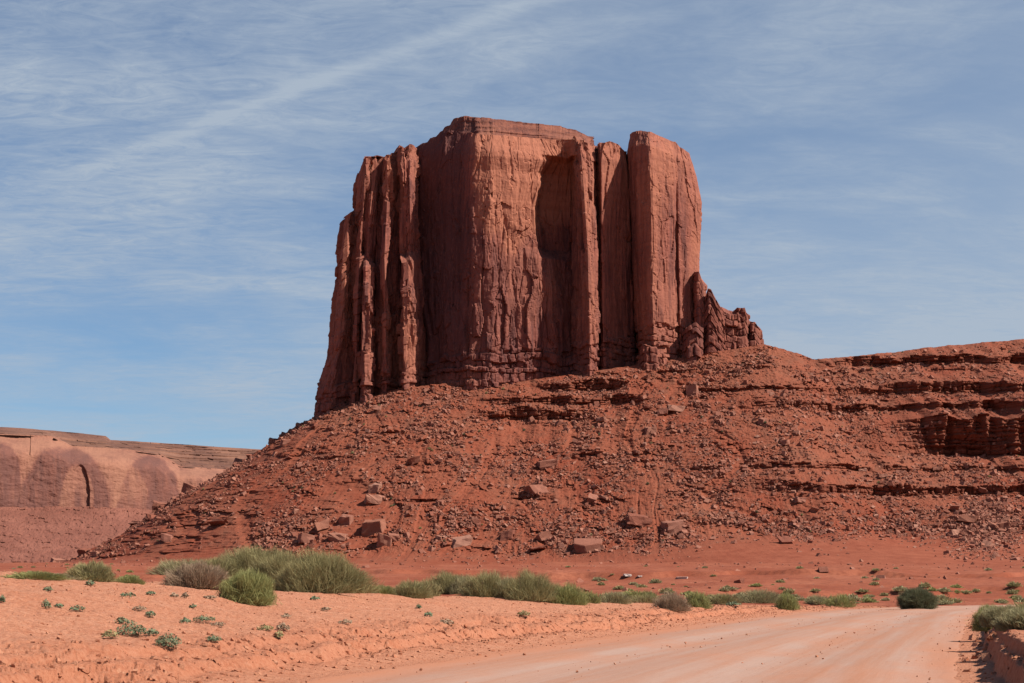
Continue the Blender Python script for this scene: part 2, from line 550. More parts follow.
def ground(x, y, full=False):
    x, y = np.atleast_1d(np.asarray(x, float)), np.atleast_1d(np.asarray(y, float))
    s, ri = road_coord(x, y)
    al = RLEN[ri] + 0.0 * x
    al = np.where(np.abs(s) < 60, al + (x - RLX[ri]) * RTX[ri] + (y - RLY[ri]) * RTY[ri], y)
    d = np.hypot(x, y)
    # the wide plain, rising gently to the foot of the slopes
    base = np.interp(y, [-3000, 150, 215, 300, 450, 640, 737, 2500, 9000], [0, 0, 0.8, 2.8, 5.6, 8.6, 10.2, 29, 60])
    farm = sst(110, 190, y)
    base = base + farm * (fbm(x / 45, y / 28, 0, 5, 3) * 1.35 + fbm(x / 9, y / 9, 0, 3, 5) * 0.18)
    # a low washed-out step across the plain
    edge = 222 + 26 * pn(x / 55, 0.3, 0, 21) + 7 * pn(x / 12, 0.1, 0, 22)
    base = base + 0.8 * sst(-1.2, 1.2, y - edge) * farm * sst(10, 40, x) - 0.8 * farm * sst(10, 40, x) * 0.5
    edge2 = 330 + 40 * pn(x / 70, 0.8, 0, 23) + 8 * pn(x / 10, 0.1, 0, 24)
    base = base + 1.0 * sst(-1.2, 1.2, y - edge2) * farm - 0.5 * farm
    # left bank
    sl = -s - HALF
    wav = fbm(x / 5.0, y / 7.0, 0, 3, 31)
    sl2 = sl + 0.9 * fbm(al / 7, 0.4, 0, 3, 31) + 0.28 * fbm(al / 1.6, sl / .6, 0, 4, 33)
    H = np.interp(y, [0, 20, 46, 67, 85, 105, 130], [2.1, 2.1, 1.95, 1.42, 0.98, 0.5, 0.12])
    S = np.interp(y, [20, 46, 67, 85, 105], [13, 14, 13, 9.5, 6.5])
    scH = 0.2 + 0.18 * np.interp(y, [20, 80, 120], [1, 1, 0.3]) + 0.10 * pn(x / 3, y / 3, 0, 41)
    scH = np.minimum(scH, H * 0.6)
    sc1 = sst(2.1, 2.5, sl2)
    sc2 = sst(2.9, 3.3, sl2 + 0.5 * pn(x / 2, y / 2, 0, 44))
    prof = 0.14 * sst(0.7, 2.2, sl) + scH * (0.6 * sc1 + 0.4 * sc2)
    q = np.clip((sl - 2.4) / np.maximum(S - 2.4, 1), 0, 1)
    prof = prof + (H - 0.14 - scH) * (0.65 * q + 0.35 * q * q * (3 - 2 * q)) * (sl > 2.0)
    back = sst(0, 26, sl - S)
    bank = prof * (1 - back) - 0.5 * back * (1 - farm)
    bank = np.where(sl > 0, bank, 0)
    # hummocks along the crest
    hum = np.maximum(0, fbm(x / 7, y / 9, 0, 2, 37)) * 0.35 * sst(5, 10, sl) * (1 - sst(10, 30, sl - S))
    rough = (fbm(x / 1.6, y / 1.6, 0, 4, 51) * 0.05 + fbm(x / 0.35, y / 0.35, 0, 3, 52, .65) * 0.042) * sst(0.3, 2.5, sl)
    clump = np.maximum(0, fbm(al / 1.3, sl / 0.45, 0, 5, 53, .6)) * 0.10 * sst(1.2, 2.2, sl2) * (1 - sst(3.6, 6.0, sl2))
    e, v1, v2 = voro(al / 1.1 + 0.8 * pn(al / 1.5, sl / .5, 0, 55), sl / 0.38 + 0.5 * pn(al / .8, sl / .6, 0, 58), 56, .95)
    scz = sst(1.5, 2.0, sl2) * (1 - sst(3.0, 4.2, sl2))
    blockz = ((v1 - .5) * 0.11 - 0.07 * (1 - sst(0, .14, e))) * scz * sst(-.25, .15, pn(al / 5, sl / 3, 0, 57))
    left = bank + hum + rough + clump + blockz
    # right bank
    sr = s - HALF
    sr2 = sr + 0.22 * fbm(0.3, y / 2.6, 0, 3, 61) + 0.07 * fbm(x / .5, y / .7, 0, 4, 62)
    HR = np.interp(y, [0, 25, 45, 70, 100, 130], [0.8, 0.78, 0.66, 0.45, 0.2, 0.05])
    rightb = HR * (0.12 * sst(0.0, 0.4, sr) + 0.88 * (0.6 * sst(0.42, 0.58, sr2) + 0.4 * sst(0.66, 0.8, sr2 + .12 * pn(x / .7, y / 1.2, 0, 66)))) * (1 - 0.9 * sst(5, 25, sr))
    rightb = rightb + (fbm(x / 1.2, y / 1.2, 0, 4, 63) * 0.06 + np.maximum(0, fbm(x / .4, y / .4, 0, 3, 64)) * 0.07) * sst(0.0, 0.5, sr)
    rightb = np.where(sr > 0, rightb, 0)
    fade = 1 - sst(120, 180, y)
    z = base + fade * np.where(sl > 0, left, np.where(sr > 0, rightb, 0))
    inroad = (np.abs(s) < HALF + 0.0)
    z = np.where(inroad & (y < 175), z - 0.03 * sst(0, 0.8, HALF - np.abs(s)), z)
    if full:
        scarp = np.maximum(sst(1.4, 2.1, sl2) * (1 - sst(3.3, 4.6, sl2)), sst(0.4, 0.7, sr2) * (1 - sst(1.2, 1.8, sr2))) * fade
        far = sst(105, 190, y + 14 * wav) * 0.9 + 0.1 * farm
        return z, scarp, far
    return z


def hit(px, py, y0=16.0, y1=420.0):
    """first point of the ground seen through a pixel"""
    ys = np.linspace(math.log(y0), math.log(y1), 420)
    ys = np.exp(ys)
    dx, dy, dz = ray(px, py)
    k = ys / dy
    X, Z = dx * k, CAMZ + dz * k
    g = ground(X, ys)
    below = np.where(Z <= g)[0]
    i = below[0] if len(below) else int(np.argmin(Z - g))
    return Vector((X[i], ys[i], g[i]))


def build_ground():
    ang = np.r_[np.linspace(-180, -60, 25)[:-1], np.linspace(-60, -21, 60)[:-1], np.linspace(-21, 21, 1050), np.linspace(21, 60, 60)[1:], np.linspace(60, 180, 25)[1:-1]]
    ang = np.radians(ang)
    r = np.r_[np.geomspace(1.5, 17, 50)[:-1], np.geomspace(17, 130, 560)[:-1], np.geomspace(130, 420, 230)[:-1], np.geomspace(420, 14000, 120)]
    A, R = np.meshgrid(ang, r)
    X, Y = R * np.sin(A), R * np.cos(A)
    z, sc, far = ground(X.ravel(), Y.ravel(), True)
    V = np.stack([X.ravel(), Y.ravel(), z], -1)
    nr, nc = X.shape
    F = grid_faces(nr, nc, True)[:, ::-1]
    V = np.vstack([V, [[0, 0, -0.03]]])
    n0 = len(V) - 1
    fan = np.array([[n0, (c + 1) % nc, c] for c in range(nc)])
    loops = np.r_[F.ravel(), fan.ravel()]
    sizes = np.r_[np.full(len(F), 4), np.full(len(fan), 3)]
    me = mesh_np('ground', V, loops, sizes, M_GROUND, True, {'scarp': np.r_[sc, 0], 'far': np.r_[far, 0]})
    o = link('ground', me)
    tag(o, 'orange desert soil rising from the road verge to the red plain', None, None, 'structure')
    return o


build_ground()


def build_road():
    n = 900
    q = np.linspace(20, RLEN[-1] - 5, n)
    cx, cy = np.interp(q, RLEN, RLX), np.interp(q, RLEN, RLY)
    tx, ty = np.interp(q, RLEN, RTX), np.interp(q, RLEN, RTY)
    s = np.linspace(-HALF - 1.4, HALF + 0.4, 80)
    S, Q = np.meshgrid(s, q)
    edge = 0.35 * fbm(Q / 3.0, np.sign(S) * 5, 0, 3, 71)
    S2 = S + edge * sst(3.5, HALF, np.abs(S)) * np.sign(S)
    X = cx[:, None] + ty[:, None] * S2
    Y = cy[:, None] - tx[:, None] * S2
    rut = 0.008 * np.sin(Q * 5.5 + 2 * pn(S / 1.5, Q / 6, 0, 74)) * sst(-.1, .4, pn(S / 2, Q / 14, 0, 75)) + 0.035 * np.cos(S * 1.7 + 0.4 * pn(Q / 25, 0.5, 0, 72)) + 0.012 * fbm(X / 0.7, Y / 0.7, 0, 3, 73)
    crown = 0.05 * (1 - np.minimum(1, np.abs(S) / HALF) ** 2)
    Z = 0.004 + crown + rut * sst(HALF, HALF - 1.2, np.abs(S)) - 0.13 * sst(HALF - 0.5, HALF + 0.4, S) - 0.15 * sst(HALF + 0.3, HALF + 1.4, -S)
    V = np.stack([X, Y, Z], -1)
    me = mesh_np('road', V, grid_faces(n, 80)[:, ::-1], np.full((n - 1) * 79, 4), M_ROAD, True, {'across': S, 'along': Q})
    o = link('road', me)
    tag(o, 'graded dirt road curving away to the right', None, None, 'structure')


build_road()

# ------------------------------------------------------------------ hillside under the butte
Y0 = 900.0
bx = np.array([60, -20, -78, -104, -112, -106, -92, -60, -10, 40, 90, 132, 170, 215, 280, 360, 460, 600], float)
by = np.array([1150, 1085, 1030, 980, 945, 918, 903, 893, 888, 886, 885, 886, 888, 890, 891, 891, 892, 905], float)
NU = 2100
HX, HY = smooth_line(bx, by, NU)
hdx, hdy = np.gradient(HX), np.gradient(HY)
_l = np.hypot(hdx, hdy)
HNX, HNY = hdy / _l, -hdx / _l       # outward
HU = np.r_[0, np.cumsum(np.hypot(np.diff(HX), np.diff(HY)))]
# elevation of the top of the slope along the line, read where the cliffs meet it
_kx = np.array([-104, -60, -35, 0, 45, 70, 100, 132, 146, 158, 180, 212, 240, 275, 330, 420])
_ky = np.array([412, 388, 384, 384, 372, 366, 356, 346, 353, 361, 357, 350, 344, 339, 330, 330])
_kz = np.array([zof(p, 893) for p in _ky])
HTOP = np.interp(HX, _kx, _kz)
HTOP = np.where(HY > 930, HTOP[np.argmin(np.abs(HY - 930) + (HX > 0) * 1e3)] - 0.1 * (HY - 930), HTOP)
NZ = 330
ZLO, ZHI = 4.0, 136.0
zrow = np.linspace(ZLO, ZHI, NZ)


def build_hillside():
    U = HU[None, :] + 0 * zrow[:, None]
    Z = zrow[:, None] + 0 * U
    XB = HX[None, :] + 0 * Z
    # ledges: (low z, high z, strength along X)
    cliff = np.zeros_like(Z)
    zw = Z + 1.5 * fbm(U / 40, 0.0, 0, 3, 101) + 0.5 * fbm(U / 9, 0.0, 0, 2, 102)
    tilt = 0.0

    def ledge(z0, z1, xs, ws, soft=0.5, seed=0, brk=0.3):
        wgt = np.interp(XB, xs, ws)
        br = sst(-brk, -brk + 0.25, fbm(U / 22, z0 * 0.37, 0, 3, 200 + seed))
        lowest = 0.8 if z1 - z0 > 20 else 0.55
        top = z0 + (z1 - z0) * (lowest + (1 - lowest) * np.clip(0.5 + 1.3 * pn(U / 16, z0 * 0.13, 0, 300 + seed), 0, 1))
        mm = sst(z0 - soft, z0 + soft, zw) * (1 - sst(top - soft, top + soft, zw))
        return mm * wgt * br

    L = [
        (115, 120.5, [135, 195, 420], [0, 1, 1], 1, 0.9),
        (96.5, 102.5, [115, 200, 420], [0, 1, 1], 2, 0.85),
        (87, 91.5, [60, 130, 175, 260, 420], [0, .7, 1, 1, 1], 3, 0.7),
        (63, 84, [162, 204, 420], [0, 1, 1], 4, 1.3),
        (42, 48.5, [90, 140, 400], [0, 1, 1], 5, 0.6),
        (54, 57, [60, 100, 400], [0, .8, .8], 6, 0.3),
        (101, 107.5, [5, 22, 52, 66], [0, 1, 1, 0], 7, 0.9),
        (93, 97.5, [-25, 0, 60, 78], [0, 1, 1, 0], 8, 0.7),
        (84, 91.5, [-20, -5, 30, 45], [0, 1, 1, 0], 9, 0.9),
        (98, 101, [75, 90, 140, 150], [0, 1, 1, .6], 10, 0.3),
        (110, 112.5, [30, 45, 70, 100, 130], [0, 1, .6, .8, .4], 11, 0.2),
        (62, 64.5, [-150, -60, 40, 60], [0, .6, .8, 0], 12, -0.05),
        (40, 42, [-60, -30, 10, 30], [0, .9, .9, 0], 13, 0.2),
        (76, 78.5, [-140, -70, 60, 160], [0, .7, .5, .3], 14, -0.1),
        (30, 31.5, [40, 80, 400], [0, .5, .5], 15, -0.05),
    ]
    for z0, z1, xs, ws, sd, br in L:
        cliff = np.maximum(cliff, ledge(z0, z1, xs, ws, 0.45, sd, br))
    # run per metre of rise
    soft = 1.72 + 0.30 * fbm(U / 60, Z / 16, 0, 3, 111)
    low_shift = 9.0 * (1 - sst(30, 110, XB))
    soft = soft * np.interp(Z + low_shift, [4, 12, 18, 25, 140], [9.0, 7.0, 4.2, 1.0, 0.92])
    cot = soft * (1 - cliff) + 0.10 * cliff
    dz = zrow[1] - zrow[0]
    above = Z > HTOP[None, :]
    hang = -0.12 * sst(130, 180, XB) - 0.03
    deficit = (soft - hang) * cliff
    win = int(20 / dz)
    pad = np.pad(deficit, ((win, win), (0, 0)))
    cs = np.cumsum(pad, 0)
    box = (cs[win:] - cs[:-win]) / win
    box = np.pad(box, ((0, win), (0, 0)))[win // 2:win // 2 + NZ]
    cot = soft - deficit + box * (1 - cliff) ** 2
    part = np.clip((HTOP[None, :] - Z) / dz + 0.5, 0, 1)
    cot = cot * part
    mid = (Z > 22) & ~above
    want = np.clip(HTOP - 22, 1, None) * 1.60
    got = np.where(mid, cot, 0).sum(0) * dz
    freec = np.where(mid, np.maximum(cot, 0) * (1 - cliff), 0).sum(0) * dz
    kk = np.clip(1 + (want - got) / np.maximum(freec, 1), 0.5, 2.2)
    cot = np.where(mid, cot * (1 + (kk[None, :] - 1) * (1 - cliff)), cot)
    run = np.cumsum(cot[::-1], 0)[::-1] * dz
    # spurs and hollows, gullies and rubble relief
    low = np.clip((HTOP[None, :] - Z) / 60, 0, 1)
    vary = 5 * fbm(U / 60, Z / 40, 0, 3, 121) * (0.35 + 0.65 * low)
    rightw = sst(150, 190, XB)
    vary = vary + rightw * (8 * fbm(U / 20, Z / 40, 0, 3, 122) - 4.0 * np.abs(pn(U / 13, Z / 60, 0, 125))) * sst(50, 68, Z)
    gul = fbm(U / 11 + 2.2 * pn(U / 24, Z / 16, 0, 126), Z / 13, 0, 3, 123, 0.55, True) - 0.2
    stony = sst(17, 26, Z + low_shift)
    vary = vary - 0.9 * np.maximum(gul, 0) * low * stony * sst(-.3, .4, fbm(U / 50, Z / 30, 0, 2, 129))
    ce, c1, c2 = voro(U / 3.2 + 0.3 * pn(U / 4, Z / 3, 0, 136), Z / 1.9 + 0.3 * pn(U / 3, Z / 4, 0, 137), 138)
    blocky = sst(-0.15, 0.25, fbm(U / 18, Z / 10, 0, 3, 139))
    rub = fbm(U / 7, Z / 4, 0, 5, 124, 0.62) * 1.8 + np.abs(fbm(U / 2.6, Z / 1.6, 0, 3, 127)) * 1.0 + blocky * (c1 ** 2 * 2.2 - 0.9 * (1 - sst(0, .15, ce)))
    nearcl = np.clip(box / 1.2, 0, 1) * sst(120, 170, XB)
    vary = vary + rub * stony * (1 - cliff) * (1 - 0.45 * nearcl) + (1.6 * fbm(U / 14, Z / 4, 0, 4, 128, .6) - 1.2 * np.maximum(0, fbm(U / 9 + pn(U / 15, Z / 6, 0, 160), Z / 12, 0, 3, 161, .5, True) - .1)) * (1 - stony)
    # broken faces on the ledges
    e, r1, r2 = brick(U, Z, 4.8, 2.6, 131)
    e2, q1, q2 = brick(U + 40, Z, 2.0, 1.0, 133)
    col_ = fbm(U / 5.5, Z / 70, 0, 3, 132)
    bed = pn(0.0, Z / 1.6, 0, 134) * 0.9 + pn(U / 30, Z / 0.75, 0, 135) * 0.45
    face = (r1 - 0.5) * 2.0 + (q1 - 0.5) * 0.8 - 1.2 * (1 - sst(0.05, 0.4, e)) + (r2 - .5) * 1.2 + col_ * 3.4 + bed
    vary = vary + cliff * face
    butt = np.tanh(3.5 * pn(U / 11, Z / 90, 0, 172)) * sst(-.3, .2, pn(U / 30, .5, 0, 173)) + 0.5 * np.tanh(3 * pn(U / 4.5, Z / 40, 0, 174))
    tall = sst(54, 62, Z) * (1 - sst(86, 96, Z)) * sst(185, 205, XB)
    vary = vary + butt * (cliff * 0.9 + 3.8 * tall) * sst(110, 160, XB)
    chute = sst(0.12, 0.38, fbm(U / 10 + 1.6 * pn(U / 30, Z / 30, 0, 181), Z / 75, 0, 3, 182)) * sst(.05, .3, low) * (1 - 0.85 * sst(110, 150, XB))
    vary = vary - 1.4 * chute * stony * (1 - cliff)
    OFF = run + vary
    # past the crest: a plateau running back under the sky
    ab = np.maximum(Z - HTOP[None, :], 0)
    crest = np.where(above, 1.0, 0.0)
    topz = HTOP[None, :] + 0.5 * fbm(U / 8, 0.3, 0, 4, 141) + 0.35 * fbm(U / 2, ab / 2, 0, 2, 142)
    ZZ = np.where(above, topz - 0.15 * ab, np.minimum(Z, topz))
    OFF = np.where(above, vary * np.clip(1 - ab / 6, 0, 1) - ab * 3.0, OFF)
    X = HX[None, :] + HNX[None, :] * OFF
    Y = HY[None, :] + HNY[None, :] * OFF
    V = np.stack([X, Y, ZZ], -1)
    apron = (1 - sst(17, 25, Z + low_shift + 3.0 * fbm(U / 25, Z / 20, 0, 3, 151)))
    bare = np.maximum(0.8 * sst(0.15, 0.4, fbm(U / 30, Z / 22 + 3, 0, 3, 152)), chute) * (1 - cliff)
    me = mesh_np('hillside', V, grid_faces(NZ, NU), np.full((NZ - 1) * (NU - 1), 4), M_HILL, False,
                 {'cliff': cliff, 'apron': np.maximum(apron, 0.55 * bare)})
    o = link('hillside', me)
    tag(o, 'rubble covered red slope with broken rock ledges below the butte', None, None, 'structure')
    return V, cliff, np.maximum(apron, bare)


HV, HCLIFF, HBARE = build_hillside()
HPX, HPY = project(HV)
HVIS = HV[..., 1] < 1000


def on_hill(px, py):
    """nearest hillside point seen at a pixel"""
    d = np.hypot(HPX - px, HPY - py) + (HV[..., 1] - 650) * 0.004
    i = np.unravel_index(np.argmin(np.where(HVIS, d, 9e9)), d.shape)
    return HV[i]


# ------------------------------------------------------------------ the butte
BUTTE = empty('butte', (0, Y0 + 20, 100))
tag(BUTTE, 'massive red sandstone butte with sheer ribbed cliffs standing on the talus slope', 'butte')


def loft(name, levels, tops, label=None, mat=None, du=0.5, dz=0.5, rib=(2.4, 12, 1.0, 4.5), blocks=0.0, bandz=None, back=95.0,
         seed=0, palefn=None, slab=0.7, jag=1.0, shave=0.0, bedamp=0.04, topdepth=30, slabmod=None, facet=0.0, crack=0.7, fract=0.0, fsize=(5.0, 11.0), calm=1.0, sharp=False):
    """levels: [(py, [(px, dy), ...])], from the bottom up, the same number of points in each; tops: [(px, py)] for the skyline"""
    npt = len(levels[0][1])
    zl = np.array([zof(p, Y0) for p, _ in levels])
    C = np.array([[(W(px, py, Y0 + dy).x, Y0 + dy) for px, dy in pts] for py, pts in levels])     # level, point, xy
    # close round the back
    if calm < 1:
        for c in C:
            q = np.arange(1, npt - 1)
            fit = np.polyval(np.polyfit(c[q, 0], c[q, 1], 1), c[q, 0])
            c[q, 1] = fit + calm * (c[q, 1] - fit)
    backp = np.stack([np.stack([c[-1] + np.array([-4, back]), c[0] + np.array([4, back])]) for c in C])
    C = np.concatenate([C, backp, C[:, :1]], 1)
    seg = np.hypot(*np.moveaxis(np.diff(C, axis=1), 2, 0)).max(0)
    cnt = np.maximum(2, (seg / du).astype(int))
    cnt[npt - 1:] = 14
    cnt[[0, npt - 2]] = np.minimum(cnt[[0, npt - 2]], 90)
    ts, idx = [], []
    for i, c in enumerate(cnt):
        ts.append(np.arange(c) / c)
        idx.append(np.full(c, i))
    ts, idx = np.concatenate(ts), np.concatenate(idx)
    rows = max(8, int((zl[-1] - zl[0]) / dz))
    zr = np.linspace(zl[0], zl[-1], rows)
    CI = np.empty((rows,) + C.shape[1:])
    for j in range(C.shape[1]):
        for a in (0, 1):
            CI[:, j, a] = np.interp(zr, zl, C[:, j, a])
    XY = CI[:, idx] * (1 - ts)[None, :, None] + CI[:, idx + 1] * ts[None, :, None]
    # round the corners a little (closed curve)
    nc = XY.shape[1]
    ker = np.array([0, 1, 4, 1, 0.0]) / 6 if sharp else np.array([1, 2, 3, 2, 1.0]) / 9
    XY = sum(kv * np.roll(XY, sft, 1) for kv, sft in zip(ker, (-2, -1, 0, 1, 2)))
    tn = np.roll(XY, -1, 1) - np.roll(XY, 1, 1)
    ln = np.maximum(np.hypot(tn[..., 0], tn[..., 1]), 1e-6)
    NX, NY = tn[..., 1] / ln, -tn[..., 0] / ln
    s = np.cumsum(np.r_[0, np.hypot(*np.diff(XY[rows // 2], axis=0).T)])[None, :] + 0 * zr[:, None] + seed * 57.3
    Z = zr[:, None] + 0 * s
    frac = (Z - zl[0]) / (zl[-1] - zl[0])
    wx = 1.6 * pn(s / 9, Z / 26, 0, seed + 1)
    a1, p1, a2, p2 = rib
    disp = a1 * fbm((s + wx) / p1, Z / (p1 * 7), 0, 3, seed + 2)
    disp += 0.45 * a2 * (fbm((s + wx) / p2, Z / (p2 * 8), 0, 3, seed + 3, 0.55, True) - 0.2)
    # slabs that have spalled off: tall cells with crisp edges
    e, r1, r2, cx = voro((s + wx) / 6.5, Z / 34 + 0.3 * pn(s / 8, Z / 14, 0, seed + 5), seed + 6, 0.9, True)
    e2, q1, q2, dx = voro((s + 0.5 * wx) / 2.7, Z / 13, seed + 7, 0.9, True)
    sm = slab if slabmod is None else slab * np.interp(Z, *slabmod)
    disp += sm * ((r1 - 0.5) * 2.0 + (q1 - 0.5) * 0.8) - 0.4 * sm * (1 - sst(0, 0.04, e))
    # each slab is a flat facet with its own turn
    disp += sm * (1.2 + facet) * ((r2 - 0.5) * 3.2 * cx + (q2 - 0.5) * 1.3 * dx)
    if fract:
        ef, f1, f2 = brick(s + 0.6 * wx, Z, fsize[0], fsize[1], seed + 41)
        eg, g1, g2 = brick(s + 31, Z + 7, fsize[0] * .45, fsize[1] * .4, seed + 47)
        fm = sst(-.35, .2, fbm(s / 14, Z / 22, 0, 3, seed + 53))
        disp += fract * fm * ((f1 - .5) * 2.2 + (g1 - .5) * 0.9 - 0.6 * (1 - sst(0, .35, ef)))
    ck = np.abs(pn((s + wx) / 7.5, Z / 75, 0, seed + 31))
    ck2 = np.abs(pn((s + 0.7 * wx) / 3.2, Z / 34, 0, seed + 32))
    disp -= crack * (2.2 * (1 - sst(0.0, 0.07, ck)) + 0.8 * (1 - sst(0.0, 0.07, ck2))) * sst(-0.1, 0.3, pn(s / 12, Z / 40, 0, seed + 33))
    disp += bedamp * (pn(s / 40, Z / 2.2, 0, seed + 8) + 0.6 * pn(s / 25, Z / 0.9, 0, seed + 9))
    disp += 0.22 * fbm(s / 2.2, Z / 3.0, 0, 4, seed + 10, 0.6)
    pale = np.zeros_like(Z)
    if bandz is not None:
        XX = XY[..., 0]
        top = np.interp(XX, [q for q, _ in bandz], [q for _, q in bandz]) + 2.0 * pn(s / 7, 0.2, 0, seed + 11)
        bm = 1 - sst(-0.8, 0.8, Z - top)
        eb, b1, bh_ = brick(s, Z, 4.6, 3.4, seed + 13, 0.6)
        blk = (b1 - 0.5) * 2.6 + (bh_ - 0.5) * 2.0 - 1.7 * (1 - sst(0.1, 0.5, eb)) * sst(-.35, .25, fbm(s / 6, Z / 5, 0, 3, seed + 14)) + 0.2 + 0.5 * fbm(s / 2.4, Z / 2, 0, 4, seed + 15, .6)
        disp = disp * (1 - 0.6 * bm) + bm * blk * 0.8
        pale -= 0.08 * bm
    if blocks:
        eb, b1, bh_ = brick(s, Z, 5.5, 4.2, seed + 16, 0.45)
        disp = disp * 0.5 + blocks * ((b1 - 0.5) * 2.2 + (bh_ - 0.5) * 1.2 - 1.7 * (1 - sst(0.1, 0.55, eb)) * sst(-.4, .2, fbm(s / 6, Z / 5, 0, 3, seed + 14)) + 0.35 * fbm(s / 2, Z / 2, 0, 4, seed + 15, .6))
    # the rim crumbles back
    disp -= shave * sst(0.93, 1.0, frac) * (1 + fbm(s / 5, Z / 5, 0, 3, seed + 18))
    isback = (idx >= npt - 1)[None, :]
    disp = np.where(isback, 0.3 * disp, disp)
    X = XY[..., 0] + NX * disp
    Y = XY[..., 1] + NY * disp
    # skyline
    tpx = np.array([p for p, _ in tops])
    tz = np.array([zof(p, Y0) for _, p in tops])
    tX = (tpx - 512) * Y0 / FPX
    tX = (tpx - 512) * Y0 / FPX
    Yc = np.clip(Y, Y0 - 40, Y0 + topdepth)
    zt = CAMZ + (np.interp(X * Y0 / Yc, tX, tz) - CAMZ) * Yc / Y0 + jag * (0.9 * fbm(X / 7, Y / 12, 0, 3, seed + 19) + 0.8 * (voro(X / 4.5, Y / 9, seed + 20)[1] - 0.5))
    ZZ = zl[0] + (Z - zl[0]) * (zt - zl[0]) / (zl[-1] - zl[0])
    V = np.stack([X, Y, ZZ], -1)
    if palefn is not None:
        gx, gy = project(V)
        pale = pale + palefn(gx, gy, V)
    # close the top: shrink the last row to its middle, a little dome of broken rock
    last = V[-1]
    cen = last.mean(0)
    rings = []
    for f in (0.12, 0.3, 0.55, 0.8):
        rr = last * (1 - f) + cen * f
        rr[:, 2] = last[:, 2] * (1 - f) + cen[2] * f + 0.6 * fbm(rr[:, 0] / 6, rr[:, 1] / 6, 0, 3, seed + 23) + 0.8 * f
        rings.append(rr)
    V = np.concatenate([V, np.stack(rings)], 0)
    pale = np.concatenate([pale, np.zeros((4, nc))], 0)
    nr = V.shape[0]
    F = grid_faces(nr, nc, True)
    capv = V[-1].mean(0)
    VV = np.vstack([V.reshape(-1, 3), capv[None]])
    pale = np.r_[pale.ravel(), 0]
    base = (nr - 1) * nc
    fan = np.stack([base + np.arange(nc), base + (np.arange(nc) + 1) % nc, np.full(nc, len(VV) - 1)], -1)
    VV = VV - np.array(BUTTE.location)
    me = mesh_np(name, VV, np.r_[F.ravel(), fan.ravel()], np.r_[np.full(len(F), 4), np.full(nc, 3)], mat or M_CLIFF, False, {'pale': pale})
    o = link(name, me, BUTTE)
    if label:
        o['label'] = label
    return o


def band_line(pts):
    """[(px, py)] -> [(X, z)] for the bedded foot of a cliff"""
    return [((p - 512) * Y0 / FPX, zof(q, Y0)) for p, q in pts]


BASE_BAND = band_line([(300, 385), (400, 374), (440, 358), (520, 350), (600, 346), (636, 330), (700, 322), (770, 300)])


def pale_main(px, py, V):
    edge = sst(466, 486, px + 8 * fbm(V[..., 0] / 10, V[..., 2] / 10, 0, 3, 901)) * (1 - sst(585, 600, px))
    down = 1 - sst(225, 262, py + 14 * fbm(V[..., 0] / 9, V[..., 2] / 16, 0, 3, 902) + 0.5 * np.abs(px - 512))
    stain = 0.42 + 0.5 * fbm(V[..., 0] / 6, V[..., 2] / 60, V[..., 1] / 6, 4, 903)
    return 1.15 * edge * down - (0.55 * (1 - sst(452, 480, px)) + stain * (1 - down) * 0.5) * sst(395, 350, py)  # left flank's dark varnish is strengthened in colour to deepen its shade


# far-left shoulder
ZR = [zof(420, Y0), zof(300, Y0), zof(230, Y0), zof(140, Y0)]
loft('cliff_shoulder', [
    (432, [(314, 58), (316, 30), (320, 12), (326, 0), (338, 6), (352, 12), (364, 24), (368, 60)]),
    (382, [(319, 58), (320, 30), (324, 14), (331, 2), (341, 9), (353, 14), (364, 22), (368, 58)]),
    (350, [(329, 56), (330, 29), (333, 15), (338, 6), (345, 13), (354, 17), (364, 22), (368, 56)]),
    (314, [(332, 56), (333, 28), (336, 17), (341, 8), (347, 15), (356, 19), (364, 22), (368, 56)]),
    (268, [(338, 56), (339, 28), (341, 18), (345, 10), (350, 18), (356, 20), (364, 24), (368, 56)]),
    (216, [(341, 54), (342, 28), (344, 20), (347, 14), (351, 20), (356, 21), (362, 24), (366, 54)]),
], [(335, 224), (340, 219), (347, 213), (370, 205)], seed=1000, bandz=BASE_BAND, rib=(1.0, 9, 0.8, 4.5), shave=1.0, slab=0.9, facet=0.4, crack=0.5, fract=1.0)
